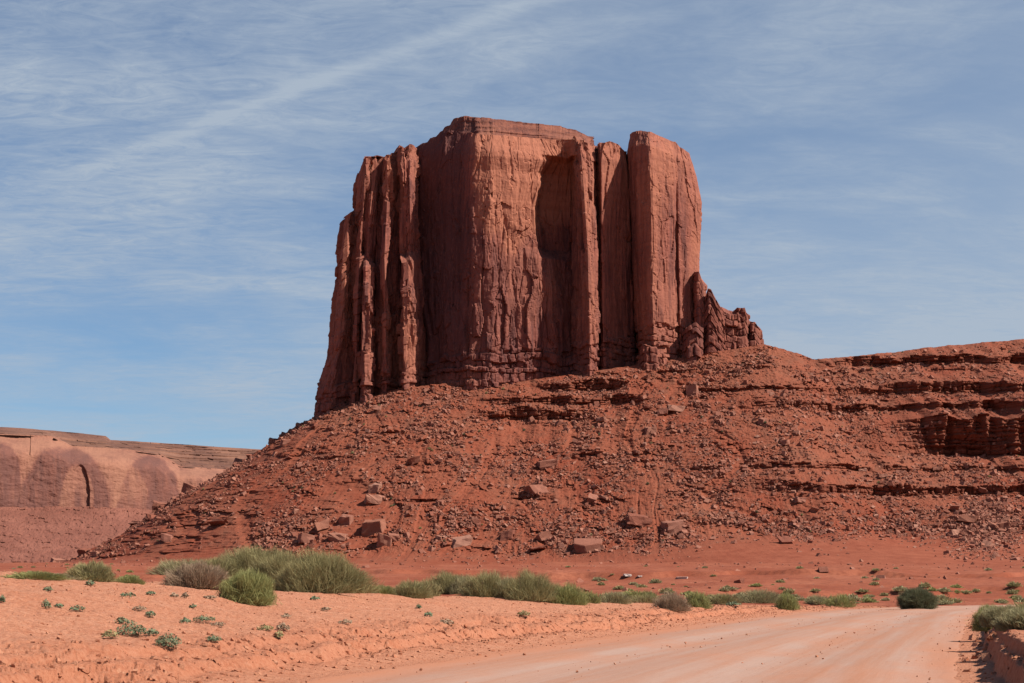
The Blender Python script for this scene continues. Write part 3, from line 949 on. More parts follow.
# the ribbed left wall: ribs with a narrow sunlit side and deep gaps between them
loft('ribbed_wall', [
    (430, [(332, 70), (336, 26), (348, 12), (353, 0), (359, 16), (364, -14), (371, -6), (374, 10), (386, -8), (390, 4), (401, 12), (404, -17), (414, -12), (418, 6), (432, 12), (442, 70)]),
    (385, [(337, 70), (341, 26), (350, 14), (355, 2), (360, 18), (365, -10), (371, -3), (374, 14), (386, -5), (390, 7), (402, 15), (404, -13), (414, -8), (418, 9), (430, 16), (440, 70)]),
    (300, [(344, 68), (347, 28), (353, 18), (357, 5), (361, 22), (365, -4), (371, 2), (374, 19), (385, 0), (389, 12), (402, 19), (404, -9), (413, -4), (417, 15), (427, 30), (436, 70)]),
    (266, [(348, 68), (350, 29), (355, 19), (359, 7), (362, 22), (366, 0), (371, 5), (375, 21), (384, 2), (388, 14), (402, 21), (404, -6), (412, -1), (416, 18), (423, 38), (434, 70)]),
    (258, [(349, 68), (351, 29), (355, 19), (360, 8), (363, 21), (366, 8), (371, 11), (375, 22), (384, 3), (388, 14), (399, 20), (402, 8), (410, 4), (415, 20), (422, 40), (432, 70)]),
    (190, [(355, 66), (357, 30), (360, 21), (364, 9), (368, 20), (371, 11), (376, 15), (380, 26), (388, 6), (392, 15), (399, 22), (402, 5), (410, 4), (415, 22), (422, 42), (430, 70)]),
    (155, [(360, 66), (362, 30), (364, 22), (367, 12), (371, 16), (374, 19), (377, 25), (380, 28), (387, 8), (391, 15), (396, 22), (399, 8), (409, 8), (415, 24), (422, 44), (430, 70)]),
], [(355, 164), (361, 157), (374, 156), (379, 162), (382, 155), (394, 153), (396, 146), (404, 149), (407, 144), (414, 147), (417, 146), (423, 148), (440, 150)], seed=1100,
    bandz=BASE_BAND, rib=(0.7, 9, 0.5, 4.0), slab=1.0, crack=0.8, fract=1.3, fsize=(6.5, 19.0), calm=0.82, sharp=True, shave=1.5, jag=1.5, facet=0.5)
# the great rounded main face
loft('main_face', [
    (430, [(420, 70), (424, 6), (437, -4), (452, -13), (470, -21), (491, -22), (516, -17), (540, -12), (553, -9), (563, -5), (572, -10), (590, -16), (598, -8), (603, 70)]),
    (385, [(421, 70), (425, 10), (438, 0), (454, -9), (471, -17), (492, -18), (516, -13), (540, -8), (553, -5), (563, -1), (573, -6), (590, -12), (597, -5), (601, 70)]),
    (335, [(421, 70), (426, 16), (439, 6), (455, -5), (472, -14), (492, -16), (516, -12), (541, -9), (554, -7), (563, 5), (574, 11), (590, 2), (597, -2), (600, 70)]),
    (285, [(416, 70), (418, 24), (434, 14), (454, 3), (472, -12), (492, -14), (516, -11), (541, -9), (553, -5), (562, 9), (576, 16), (590, 12), (597, 8), (599, 70)]),
    (256, [(414, 70), (416, 28), (432, 18), (453, 6), (472, -11), (492, -13), (516, -10), (540, -7), (549, -1), (563, 13), (577, 18), (590, 14), (597, 8), (599, 70)]),
    (246, [(414, 70), (415, 29), (432, 19), (453, 7), (472, -10), (492, -13), (516, -9), (539, -4), (543, 16), (567, 20), (577, 20), (590, 16), (597, 10), (599, 70)]),
    (205, [(412, 70), (413, 31), (431, 21), (454, 9), (473, -7), (492, -11), (516, -7), (534, -3), (538, 18), (567, 22), (577, 22), (589, 18), (597, 10), (599, 70)]),
    (180, [(411, 70), (412, 32), (431, 22), (455, 10), (474, -6), (492, -9), (516, -6), (539, -2), (543, 18), (568, 22), (577, 22), (589, 18), (597, 10), (599, 70)]),
    (170, [(411, 70), (412, 33), (431, 23), (456, 11), (475, -5), (492, -8), (516, -5), (538, -1), (543, 18), (569, 21), (577, 21), (589, 17), (596, 10), (599, 70)]),
    (157, [(411, 70), (412, 34), (432, 24), (457, 12), (475, -5), (492, -8), (516, -5), (541, -1), (552, 13), (569, 17), (577, 20), (589, 16), (596, 10), (599, 70)]),
    (151, [(411, 70), (413, 34), (433, 25), (458, 13), (476, -4), (492, -7), (516, -4), (538, 0), (552, 5), (568, 12), (577, 2), (589, -4), (596, -1), (599, 70)]),
    (135, [(412, 70), (415, 36), (436, 28), (460, 17), (476, 2), (492, -2), (516, 1), (537, 5), (545, 6), (568, 8), (577, 6), (588, 3), (595, 3), (599, 70)]),
], [(408, 150), (414, 147), (420, 143), (425, 142), (428, 138), (434, 137), (438, 132), (446, 129), (462, 132), (480, 134), (540, 138), (568, 142), (574, 139), (586, 140), (594, 146)], seed=1200,
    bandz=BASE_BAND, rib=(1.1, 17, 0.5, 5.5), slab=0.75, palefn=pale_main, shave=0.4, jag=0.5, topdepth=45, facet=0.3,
    slabmod=([zof(400, Y0), zof(300, Y0), zof(235, Y0), zof(160, Y0)], [1.3, 1.3, 0.7, 0.3]), crack=0.4, fract=0.55, fsize=(8.0, 26.0))
# thin-bedded cap on the main face, each bed set back
loft('cap_rock', [
    (146, [(428, 75), (433, 46), (448, 33), (462, 20), (477, 6), (493, 2), (516, 5), (545, 9), (570, 11), (588, 9), (592, 75)]),
    (136, [(428, 75), (434, 46), (448, 33), (463, 20), (478, 6), (493, 2), (516, 5), (545, 9), (570, 11), (589, 9), (593, 75)]),
    (130, [(432, 75), (438, 48), (450, 36), (464, 25), (478, 13), (493, 9), (516, 12), (545, 15), (570, 16), (589, 15), (593, 75)]),
    (122, [(438, 75), (444, 54), (453, 42), (465, 33), (478, 24), (493, 20), (516, 22), (545, 24), (570, 26), (590, 26), (594, 75)]),
], [(424, 143), (430, 139), (435, 134), (439, 133), (443, 127), (448, 125), (452, 119), (460, 116), (476, 117), (500, 120), (530, 123), (560, 126), (580, 131), (592, 137)], mat=M_CAP, seed=1300, crack=0.2,
    rib=(1.4, 16, 0.6, 5), slab=0.5, bedamp=1.3, jag=0.6, dz=0.35, topdepth=60)
# buttress right of the niche
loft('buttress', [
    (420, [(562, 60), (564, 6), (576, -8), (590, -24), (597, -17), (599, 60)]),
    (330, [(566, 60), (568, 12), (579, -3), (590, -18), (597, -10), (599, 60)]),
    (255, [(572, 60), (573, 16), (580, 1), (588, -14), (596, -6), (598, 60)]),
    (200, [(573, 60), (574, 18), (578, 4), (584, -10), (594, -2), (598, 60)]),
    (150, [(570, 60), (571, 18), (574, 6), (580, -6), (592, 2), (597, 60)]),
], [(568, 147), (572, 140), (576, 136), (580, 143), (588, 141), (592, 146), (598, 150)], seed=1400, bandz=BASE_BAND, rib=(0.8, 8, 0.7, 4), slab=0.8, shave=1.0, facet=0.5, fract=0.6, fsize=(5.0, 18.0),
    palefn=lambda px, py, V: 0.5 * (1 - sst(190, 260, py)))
# slab between the crack and the pillar
loft('cliff_slab', [
    (420, [(598, 60), (599, 4), (605, -8), (611, -4), (628, 6), (640, 12), (642, 60)]),
    (330, [(597, 60), (598, 6), (603, -4), (609, 1), (622, 9), (634, 14), (636, 60)]),
    (240, [(597, 60), (598, 6), (602, -3), (609, 2), (620, 9), (631, 14), (633, 60)]),
    (148, [(596, 60), (597, 6), (601, -3), (613, 3), (621, 7), (627, 12), (630, 60)]),
], [(596, 148), (601, 144), (612, 142), (620, 145), (628, 152)], seed=1500, bandz=BASE_BAND, rib=(0.8, 9, 0.5, 4), slab=0.5, shave=1.5,
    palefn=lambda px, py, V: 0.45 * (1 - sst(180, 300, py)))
# the big pillar: a shaded left side, a broad sunlit front turned to the right
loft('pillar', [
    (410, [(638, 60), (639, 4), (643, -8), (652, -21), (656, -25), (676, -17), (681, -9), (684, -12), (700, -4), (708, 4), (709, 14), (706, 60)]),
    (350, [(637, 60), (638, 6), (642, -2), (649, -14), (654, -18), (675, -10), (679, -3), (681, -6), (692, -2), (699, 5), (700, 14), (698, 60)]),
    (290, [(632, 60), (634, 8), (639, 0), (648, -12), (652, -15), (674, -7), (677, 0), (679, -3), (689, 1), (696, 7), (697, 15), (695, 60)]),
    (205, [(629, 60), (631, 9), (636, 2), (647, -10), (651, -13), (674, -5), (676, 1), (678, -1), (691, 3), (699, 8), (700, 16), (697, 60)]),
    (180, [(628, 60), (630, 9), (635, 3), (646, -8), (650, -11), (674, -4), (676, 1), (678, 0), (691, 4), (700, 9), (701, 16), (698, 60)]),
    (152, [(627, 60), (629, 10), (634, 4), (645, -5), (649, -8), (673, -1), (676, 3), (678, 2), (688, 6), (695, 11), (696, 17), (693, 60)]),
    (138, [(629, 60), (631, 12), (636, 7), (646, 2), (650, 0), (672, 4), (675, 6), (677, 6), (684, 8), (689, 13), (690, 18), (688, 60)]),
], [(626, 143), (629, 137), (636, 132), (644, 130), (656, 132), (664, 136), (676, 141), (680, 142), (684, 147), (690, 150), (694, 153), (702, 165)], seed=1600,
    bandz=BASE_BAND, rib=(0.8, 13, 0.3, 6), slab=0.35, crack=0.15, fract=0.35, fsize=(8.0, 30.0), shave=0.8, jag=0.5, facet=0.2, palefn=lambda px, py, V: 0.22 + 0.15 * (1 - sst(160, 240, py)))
# stepped pinnacles off the right end
for (pl, pr, tops, dyf, sd, blk, lab) in (
        (693, 707, [(692, 282), (697, 272), (702, 271), (707, 286)], -8, 1800, 0.35, None),
        (701, 726, [(700, 318), (706, 302), (711, 289), (714, 290), (719, 300), (727, 314)], -13, 1810, 0.7, 'pointed pinnacle beside the pillar'),
        (719, 738, [(718, 308), (724, 307), (727, 312), (733, 315), (739, 314)], -10, 1820, 0.9, None),
        (733, 750, [(732, 314), (737, 311), (740, 308), (748, 308), (750, 316)], -8, 1830, 0.9, None),
        (748, 762, [(747, 326), (751, 322), (758, 322), (762, 330)], -7, 1840, 0.9, 'lowest block of the stepped pinnacles'),
        (683, 703, [(682, 336), (690, 326), (698, 322), (704, 328)], -20, 1850, 0.8, None),
        (640, 662, [(639, 352), (644, 344), (658, 346), (663, 352)], -19, 1860, 0.8, None)):
    wd = pr - pl
    tp = min(q for _, q in tops)
    loft('pinnacle', [
        (398, [(pl - 3, 26), (pl - 2, dyf + 4), (pl + wd * .25, dyf - 5), (pr - wd * .2, dyf - 6), (pr + 3, dyf + 2), (pr + 3, 26)]),
        (350, [(pl - 1, 26), (pl, dyf + 7), (pl + wd * .25, dyf), (pr - wd * .2, dyf - 1), (pr + 0, dyf + 5), (pr, 26)]),
        (tp + 4, [(pl + 1, 24), (pl + 1, dyf + 10), (pl + wd * .3, dyf + 5), (pr - wd * .25, dyf + 4), (pr - 1, dyf + 8), (pr - 1, 24)]),
    ], tops, seed=sd, label=lab, back=5, blocks=blk, rib=(0.5, 7, 0.3, 3), slab=0.2, jag=0.7, mat=M_BASE if blk > .5 else M_CLIFF, palefn=lambda px, py, V: 0.15 + 0 * px)

# ------------------------------------------------------------------ the far mesa
def build_mesa():
    D = 2600.0
    px_ = np.linspace(-330, 330, 1350)
    m = 0.75                                     # the wall faces a little to the right: its right end is farther off
    Xb = (110 - 512) / FPX * D
    yl = (D - m * Xb) / (1 - m * (px_ - 512) / FPX)
    xs = (px_ - 512) / FPX * yl
    loc = np.array([-700, D, 20.0])
    root = empty('mesa', loc)
    tag(root, 'distant flat-topped pale red mesa beyond the left flank of the slope', 'mesa')
    k = D / FPX
    cols_px = px_

    def Zp(py):
        return zof(py, yl)
    # skyline, brow and foot of the cliff along the wall
    sky_y = np.interp(cols_px, [-500, -60, 0, 20, 60, 95, 105, 110, 160, 235, 300, 600], [424, 426, 427, 428, 431, 435, 436, 440, 443, 448, 452, 455])
    brow_y = np.interp(cols_px, [-400, -40, 0, 50, 70, 100, 130, 160, 180, 235, 600], [436, 434, 434, 436, 446, 448, 450, 454, 466, 470, 476])
    foot_y = np.interp(cols_px, [-400, 0, 60, 120, 150, 600], [512, 507, 506, 505, 508, 512])
    # talus
    def sheet(name, y_top, y_bot, dtop, dbot, n, face, mat, drop=0.0, label=None, rec=0.0):
        t = np.linspace(0, 1, n)[:, None]
        zt, zb = zof(y_top, yl + dtop + rec)[None, :], zof(y_bot, yl + dbot)[None, :]
        Z = zb + (zt - zb) * t
        X = xs[None, :] + 0 * Z
        Y = yl[None, :] + dbot + (dtop - dbot) * t + 0 * Z - face(X, Z, t)
        X = X * (Y / yl[None, :])
        V = np.stack([X, Y, Z], -1)
        # run back from the top edge so that it has depth
        bk = V[-1:].copy()
        bk[..., 1] += 260
        bk[..., 2] -= drop
        V = np.concatenate([V, bk], 0) - loc
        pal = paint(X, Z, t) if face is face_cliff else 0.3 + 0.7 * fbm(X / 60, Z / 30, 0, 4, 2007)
        pal = np.concatenate([pal, pal[-1:] * 0], 0)
        me = mesh_np(name, V, grid_faces(n + 1, len(xs)), np.full(n * (len(xs) - 1), 4), mat, False, {'pale': pal})
        o = link(name, me, root)
        if label:
            o['label'] = label
    global paint

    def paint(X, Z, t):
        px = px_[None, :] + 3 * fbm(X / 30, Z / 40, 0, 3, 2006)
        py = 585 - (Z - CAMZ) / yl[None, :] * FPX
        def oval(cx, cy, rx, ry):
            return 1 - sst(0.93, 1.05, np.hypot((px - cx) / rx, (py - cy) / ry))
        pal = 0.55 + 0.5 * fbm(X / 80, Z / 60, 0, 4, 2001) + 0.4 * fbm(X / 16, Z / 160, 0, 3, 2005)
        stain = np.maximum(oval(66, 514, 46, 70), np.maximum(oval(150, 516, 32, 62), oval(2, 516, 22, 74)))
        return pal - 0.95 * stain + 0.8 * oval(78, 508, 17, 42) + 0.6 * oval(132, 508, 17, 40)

    def face_cliff(X, Z, t):
        px = px_[None, :] + 0 * X
        py = 585 - (Z - CAMZ) / yl[None, :] * FPX
        dome = 20 * np.exp(-((px - 105) / 62) ** 2) + 14 * np.exp(-((px + 8) / 40) ** 2) + 10 * np.exp(-((px - 205) / 40) ** 2)
        f = dome * (1 - 0.5 * t ** 3) - 52 * sst(0.62, 1.0, t) ** 2 + 3 * fbm(X / 60, Z / 240, 0, 3, 2002) + 0.8 * fbm(X / 9, Z / 60, 0, 3, 2004)
        # the arch: a shallow curved hollow with a crack down its right side
        r1 = np.hypot((px - 80) / 11.5 * (1 + 0.06 * pn(X / 9, Z / 14, 0, 2041)), (py - 508) / 42.0)
        inside = (1 - sst(0.95, 1.02, r1)) * sst(66, 93, px)
        f = f - 6.0 * inside
        f = f - 3.5 * np.maximum(0, fbm(X / 26, Z / 110, 0, 4, 2050)) + 1.6 * fbm(X / 12, Z / 9, 0, 4, 2051, .6)
        r2 = np.hypot((px - 100) / 82.0, (py - 520) / 74.0)
        f = f - 1.8 * sst(0.98, 1.02, r2)
        r3 = np.hypot((px - 8) / 40.0, (py - 512) / 66.0)
        f = f - 3.0 * sst(0.985, 1.015, r3) * (px < 30)
        return f

    def face_bed(X, Z, t):
        st = np.floor(Z / 7.0 + 0.25 * pn(X / 60, 0.5, 0, 2013))
        fr = Z / 7.0 + 0.25 * pn(X / 60, 0.5, 0, 2013) - st
        return -7 * (fr - sst(0.15, 0.85, fr)) * 1.6 + 9 * fbm(X / 40, st * 1.7, 0, 4, 2011) + 3 * (voro(X / 14, Z / 6, 2012)[1] - .5) + 4 * pn(X / 300, Z / 3.0, 0, 2010)

    def face_tal(X, Z, t):
        return 9 * fbm(X / 50, Z / 40, 0, 5, 2020, .6) + 5.5 * fbm(X / 7, Z / 4, 0, 4, 2021, .6) + 4 * (voro(X / 9, Z / 3.5, 2022)[1] - .5)
    sheet('talus_apron', foot_y - 3, foot_y + 70, 10, -330, 110, face_tal, M_MESAT)
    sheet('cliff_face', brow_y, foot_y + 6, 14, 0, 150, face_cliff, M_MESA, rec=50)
    sheet('bedded_rim', sky_y, brow_y + 1, 200, 60, 70, face_bed, M_MESAB, 30)


M_MESA = mat_cliff('mesa_sandstone', red=(0.27, 0.105, 0.074), pale=(0.40, 0.18, 0.115), dark=(0.17, 0.075, 0.060), bands=0.15, size=0.3)
M_MESAB = mat_cliff('mesa_rim_beds', red=(0.19, 0.085, 0.06), pale=(0.30, 0.14, 0.09), dark=(0.13, 0.065, 0.05), bands=0.8, size=0.45)
M_MESAT = mat_cliff('mesa_talus', red=(0.22, 0.075, 0.05), pale=(0.30, 0.115, 0.078), dark=(0.2, 0.08, 0.055), bands=0.15, size=0.6)
build_mesa()

# ------------------------------------------------------------------ rocks
def hull_rock(seed, npts=14, flat=1.0, bevel=0.0, cuboid=0.6):
    """an angular block: a box with knocked-off corners, then softened"""
    rg = np.random.default_rng(seed)
    box = np.array([[x, y, z] for x in (-1, 1) for y in (-1, 1) for z in (-1, 1)], float)
    p = box * rg.uniform(0.66, 1.0, (8, 3))
    ext = rg.normal(size=(max(2, npts - 8), 3))
    ext /= np.abs(ext).max(1, keepdims=True) * 0.75 + np.linalg.norm(ext, axis=1, keepdims=True) * 0.25
    p = np.vstack([p, ext * rg.uniform(0.8, 1.0, (len(ext), 1))])
    p[:, 2] *= flat
    sh = rg.normal(size=2) * 0.25
    p[:, 0] += p[:, 2] * sh[0]
    p[:, 1] += p[:, 2] * sh[1]
    bm = bmesh.new()
    for q in p:
        bm.verts.new(q)
    bmesh.ops.convex_hull(bm, input=bm.verts)
    bmesh.ops.delete(bm, geom=[v for v in bm.verts if not v.link_faces], context='VERTS')
    bmesh.ops.dissolve_limit(bm, angle_limit=0.22, verts=bm.verts, edges=bm.edges)
    if bevel:
        bmesh.ops.bevel(bm, geom=list(bm.edges), offset=bevel, segments=1, affect='EDGES', clamp_overlap=True)
        bmesh.ops.triangulate(bm, faces=bm.faces)
        bmesh.ops.subdivide_edges(bm, edges=list(bm.edges), cuts=2, use_grid_fill=True)
        for v in bm.verts:
            c = v.co
            v.co = c * (1 + 0.30 * float(fbm(c.x * 1.5 + seed, c.y * 1.5, c.z * 1.5, 4, seed, .6)))
    bmesh.ops.triangulate(bm, faces=bm.faces)
    bm.normal_update()
    return bm


def rock_arrays(bm):
    bm.verts.ensure_lookup_table()
    V = np.array([v.co for v in bm.verts])
    F = np.array([[v.index for v in f.verts] for f in bm.faces])
    return V, F


def rot_mats(n, rg, lean=0.5):
    out = np.empty((n, 3, 3))
    for i in range(n):
        out[i] = np.array(Euler((rg.normal() * lean, rg.normal() * lean, rg.uniform(0, 6.28))).to_matrix())
    return out


def scatter_mesh(name, pts, sizes, mat, protos, rg, lean=0.5):
    """many small rocks in one mesh"""
    Vs, Fs, T, off = [], [], [], 0
    R = rot_mats(len(pts), rg, lean)
    which = rg.integers(0, len(protos), len(pts))
    for i in range(len(pts)):
        V, F = protos[which[i]]
        sc = sizes[i] * rg.uniform(0.7, 1.3, 3)
        v = (V * sc) @ R[i].T + pts[i]
        Vs.append(v)
        Fs.append(F + off)
        T.append(np.full(len(V), rg.random()))
        off += len(V)
    V, F = np.concatenate(Vs), np.concatenate(Fs)
    return mesh_np(name, V, F, np.full(len(F), 3), mat, False, {'tint': np.concatenate(T)})


SMALL = []
for k in range(18):
    b = hull_rock(400 + k, 10, random.uniform(0.55, 0.95), 0, 0.75)
    SMALL.append(rock_arrays(b))
    b.free()


def to_mesh(bm, name, mat):
    me = bpy.data.meshes.new(name)
    bm.to_mesh(me)
    bm.free()
    me.materials.append(mat)
    at = me.attributes.new('tint', 'FLOAT', 'POINT')
    return me


BOULDERS = [to_mesh(hull_rock(500 + k, 11, random.uniform(0.6, 0.95), 0.05, 0.8), 'boulder', M_ROCK) for k in range(14)]
BOULDERS_P = [to_mesh(hull_rock(540 + k, 11, random.uniform(0.55, 0.9), 0.05, 0.85), 'boulder', M_ROCKP) for k in range(6)]
def special_block(pts, name, mat):
    bm = bmesh.new()
    for q in pts:
        bm.verts.new(q)
    bmesh.ops.convex_hull(bm, input=bm.verts)
    bmesh.ops.bevel(bm, geom=list(bm.edges), offset=0.05, segments=1, affect='EDGES', clamp_overlap=True)
    bmesh.ops.triangulate(bm, faces=bm.faces)
    bmesh.ops.subdivide_edges(bm, edges=list(bm.edges), cuts=2, use_grid_fill=True)
    for v in bm.verts:
        c = v.co
        v.co = c * (1 + 0.06 * float(fbm(c.x * 2.2, c.y * 2.2, c.z * 2.2, 4, 77)))
    bmesh.ops.triangulate(bm, faces=bm.faces)
    return to_mesh(bm, name, mat)


FLATTOP = [special_block([(-1, -.7, .45), (-.3, -1, .3), (1, -.6, .5), (1, .9, .75), (-.9, .9, .75), (-.8, -.6, -.5), (.1, -.95, -1), (.8, -.4, -1), (.8, .8, -1), (-.8, .8, -1)], 'boulder', M_ROCK)]
SLABS = [to_mesh(hull_rock(560 + k, 14, 0.32, 0.05, 0.9), 'rock_slab', M_ROCK) for k in range(4)]


def boulder(px, py, wpx, hpx, label, protos=None, seed=0, rot=None, name='boulder', depth=1.0, group=None):
    """a single rock: py is its foot in the picture"""
    p = on_hill(px, py - hpx * 0.3)
    k = p[1] / FPX
    rg = random.Random(seed + int(px * 7 + py))
    o = link(name, (protos or BOULDERS)[rg.randrange(len(protos or BOULDERS))])
    o.location = (p[0], p[1] - 0.1 * wpx * k, p[2] - 0.02 * hpx * k)
    o.scale = (wpx * k * 0.54, wpx * k * 0.5 * depth, hpx * k * 0.66)
    o.rotation_euler = rot or ((0.12, 0.0, 0.0) if protos is FLATTOP else None) or (rg.gauss(0, .18), rg.gauss(0, .18), rg.uniform(-0.5, 0.5))
    tag(o, label, 'boulder', group or 'boulders lying on the talus slope')
    return o


FEATURE = [
    (587, 552, 27, 17, 'largest flat-topped boulder at the foot of the slope, lying alone on red soil', FLATTOP),
    (374, 533, 22, 18, 'big pale boulder with sunlit top above the dark-sided block', BOULDERS_P),
    (384, 547, 16, 16, 'dark-sided block leaning under the big pale boulder', BOULDERS),
    (376, 492, 11, 12, 'upper of two pale orange boulders stacked on the left slope', BOULDERS_P),
    (372, 505, 16, 13, 'lower of two pale orange boulders stacked on the left slope', BOULDERS_P),
    (338, 541, 17, 11, 'pale flat-lying boulder in the cluster right of the big olive shrub', BOULDERS_P),
    (322, 531, 16, 13, 'broken pale boulder at the back of the cluster above the olive shrub', BOULDERS_P),
    (306, 543, 14, 9, 'red tilted boulder at the left end of the cluster above the olive shrub', BOULDERS),
    (346, 524, 12, 11, 'upright boulder at the top of the cluster above the olive shrub', BOULDERS),
    (536, 494, 17, 14, 'upright tilted slab-like boulder in the middle of the slope', BOULDERS),
    (548, 468, 20, 10, 'wide pinkish boulder high in the middle of the slope', BOULDERS),
    (651, 436, 11, 14, 'tall pale boulder below the slab gap of the cliffs', BOULDERS_P),
    (676, 412, 16, 10, 'pale boulder perched on the ledge below the pillar', BOULDERS_P),
    (662, 416, 11, 10, 'dark boulder beside the pale one on the ledge below the pillar', BOULDERS),
    (693, 396, 12, 13, 'dark upright block high on the slope under the pillar', BOULDERS),
    (637, 524, 24, 13, 'red wedge-shaped boulder in the rubble right of the flat-topped boulder', BOULDERS),
    (672, 531, 20, 14, 'cracked boulder at the right end of the foot rubble', BOULDERS),
    (543, 541, 14, 11, 'boulder with shaded left side left of the flat-topped boulder', BOULDERS),
    (537, 551, 17, 8, 'low slab in front of the shaded boulder at the slope foot', SLABS),
    (508, 539, 14, 10, 'half-buried boulder at the slope foot behind the middle shrubs', BOULDERS),
    (462, 545, 20, 12, 'sunlit pale boulder at the slope foot above the middle crest row', BOULDERS_P),
    (168, 542, 12, 10, 'rounded boulder with black shadow above the left shrubs', BOULDERS),
    (221, 526, 20, 8, 'overhanging slab with dark underside on the left flank', SLABS),
    (131, 513, 14, 9, 'leaning slab on the left skyline of the talus', SLABS),
    (152, 500, 15, 11, 'pointed boulder on the left skyline of the talus', BOULDERS),
    (184, 484, 12, 10, 'boulder on the skyline where the far mesa meets the talus', BOULDERS),
    (235, 462, 10, 9, 'square boulder on the talus skyline beside the mesa rim', BOULDERS),
    (272, 442, 9, 8, 'pale boulder on the skyline halfway up the left flank', BOULDERS_P),
    (286, 446, 9, 9, 'red boulder just inside the skyline halfway up the left flank', BOULDERS),
    (76, 548, 12, 10, 'blocky boulder at the left toe of the talus', BOULDERS),
    (56, 557, 16, 12, 'wide boulder furthest out at the left toe of the talus', BOULDERS),
    (36, 562, 10, 8, 'small boulder on the flat past the left toe of the talus', BOULDERS),
    (968, 523, 18, 12, 'largest grey-red block topping the rubble pile at right', BOULDERS_P),
    (986, 549, 12, 9, 'pale block at the foot of the rubble pile at right', BOULDERS_P),
    (953, 537, 12, 9, 'pale leaning block on the left edge of the rubble pile at right', BOULDERS_P),
    (1002, 530, 15, 10, 'grey-red block on the right side of the rubble pile', BOULDERS_P),
    (938, 470, 10, 5, 'pale flat block below the right cliffs', BOULDERS_P),
    (882, 477, 9, 4, 'small white-pink slab in the middle of the right slope', BOULDERS_P),
    (862, 473, 8, 6, 'pale block left of the small white-pink slab on the right slope', BOULDERS_P),
    (800, 503, 12, 8, 'boulder capping the rubble streak below the saddle', BOULDERS),
]
for i, (a, b, c, d, lab, pr) in enumerate(FEATURE):
    boulder(a, b, c, d, lab, pr, seed=i)

# scattered boulders and rubble: density follows the stony streaks of the slope
rg = np.random.default_rng(77)
ny, nx = HV.shape[:2]
Ug, Zg = np.meshgrid(HU, zrow)
vis = (HV[..., 1] < 960) & (HPX > -60) & (HPX < 1100) & (Zg < HTOP[None, :] - 2) & (Zg > 10)
dens = np.clip(0.30 + 1.1 * fbm(Ug / 26, Zg / 16, 0, 4, 1501) + 0.35 * fbm(Ug / 8, Zg / 6, 0, 2, 1502), 0.02, 1.4)
dens *= (1 - 0.93 * HBARE) * (1 - 0.9 * HCLIFF) * vis
dens *= 1 + 0.6 * np.exp(-((Zg - 26) / 12) ** 2)
dens *= 1 - 0.55 * sst(120, 190, HV[..., 0]) * sst(50, 60, Zg)
pile = np.exp(-((HPX - 985) / 30) ** 2 - ((HPY - 528) / 20) ** 2)
dens += 3.0 * pile * vis
dens /= dens.sum()
flat_d = dens.ravel().cumsum()


def pick(n):
    i = np.searchsorted(flat_d, rg.random(n) * flat_d[-1])
    return np.minimum(i, flat_d.size - 1)


NB = 255
ii = pick(NB)
pos = HV.reshape(-1, 3)[ii]
bpx = HPX.ravel()[ii]
bpy_ = HPY.ravel()[ii]
sz = 1.5 + 1.1 * rg.pareto(3.0, NB)
sz = np.minimum(sz, 4.6)
for i in range(NB):
    p = pos[i]
    pl = rg.random() < 0.3
    if math.hypot((bpx[i] - 985) / 34, (bpy_[i] - 528) / 24) < 1:
        lab, grp, pl = 'grey-red block within the heaped rubble pile below the right cliffs', 'blocks of the right rubble pile', rg.random() < 0.75
    elif bpx[i] < 330:
        lab, grp = 'angular red boulder strewn on the left flank of the talus', 'boulders on the left flank'
    elif bpx[i] < 480:
        lab, grp = 'angular boulder strewn on the talus below the ribbed left wall', 'boulders below the ribbed wall'
    elif bpx[i] < 620:
        lab, grp = 'angular boulder strewn on the talus below the main rounded face', 'boulders below the main face'
    elif bpx[i] < 770:
        lab, grp = 'angular boulder strewn on the talus below the tall pillar', 'boulders below the pillar'
    else:
        lab, grp = 'angular boulder strewn on the ledged slope right of the butte', 'boulders on the right slope'
    me = (BOULDERS_P if pl else BOULDERS)[rg.integers(6 if pl else 14)]
    o = link('boulder', me)
    s_ = sz[i] * 0.55
    o.scale = (s_ * rg.uniform(.8, 1.4), s_ * rg.uniform(.8, 1.2), s_ * rg.uniform(.7, 1.1))
    o.rotation_euler = (rg.normal() * .3, rg.normal() * .3, rg.uniform(0, 6.28))
    o.location = (p[0], p[1] - 0.15 * s_, p[2] + 0.15 * s_)
    tag(o, lab, 'boulder', grp)

NR = 24000
ii = pick(NR)
pts = HV.reshape(-1, 3)[ii] + rg.normal(size=(NR, 3)) * np.array([.3, .3, 0])
ss = np.minimum(0.36 + 0.24 * rg.pareto(2.3, NR), 1.25)
half = rg.random(NR) < 0.78
o = link('rubble', mesh_np('rubble', np.zeros((0, 3)), [], []) if False else scatter_mesh('rubble', pts[half], ss[half], M_ROCK, SMALL, rg))
tag(o, 'loose red rubble covering the talus slope', None, None, 'stuff')
o = link('rubble', scatter_mesh('rubble', pts[~half], ss[~half] * 0.85, M_ROCKP, SMALL, rg))
tag(o, 'paler grey-pink rubble mixed through the talus slope', None, None, 'stuff')
# fallen blocks at the foot of the cliffs and along the right-hand ledges
sel = np.where(((HCLIFF[:-8] < 0.2) & (HCLIFF[8:] > 0.5) & (HPX[:-8] > 380) & (HPX[:-8] < 1080) & vis[:-8]).ravel())[0]
sel = sel[rg.integers(0, len(sel), 1500)]
pts = HV.reshape(-1, 3)[sel] + rg.normal(size=(1500, 3)) * np.array([.6, .6, .1])
o = link('rubble', scatter_mesh('rubble', pts, np.minimum(0.3 + 0.25 * rg.pareto(2.6, 1500), 1.2), M_ROCK, SMALL, rg, 0.3))
tag(o, 'broken red blocks fallen along the feet of the ledges', None, None, 'stuff')

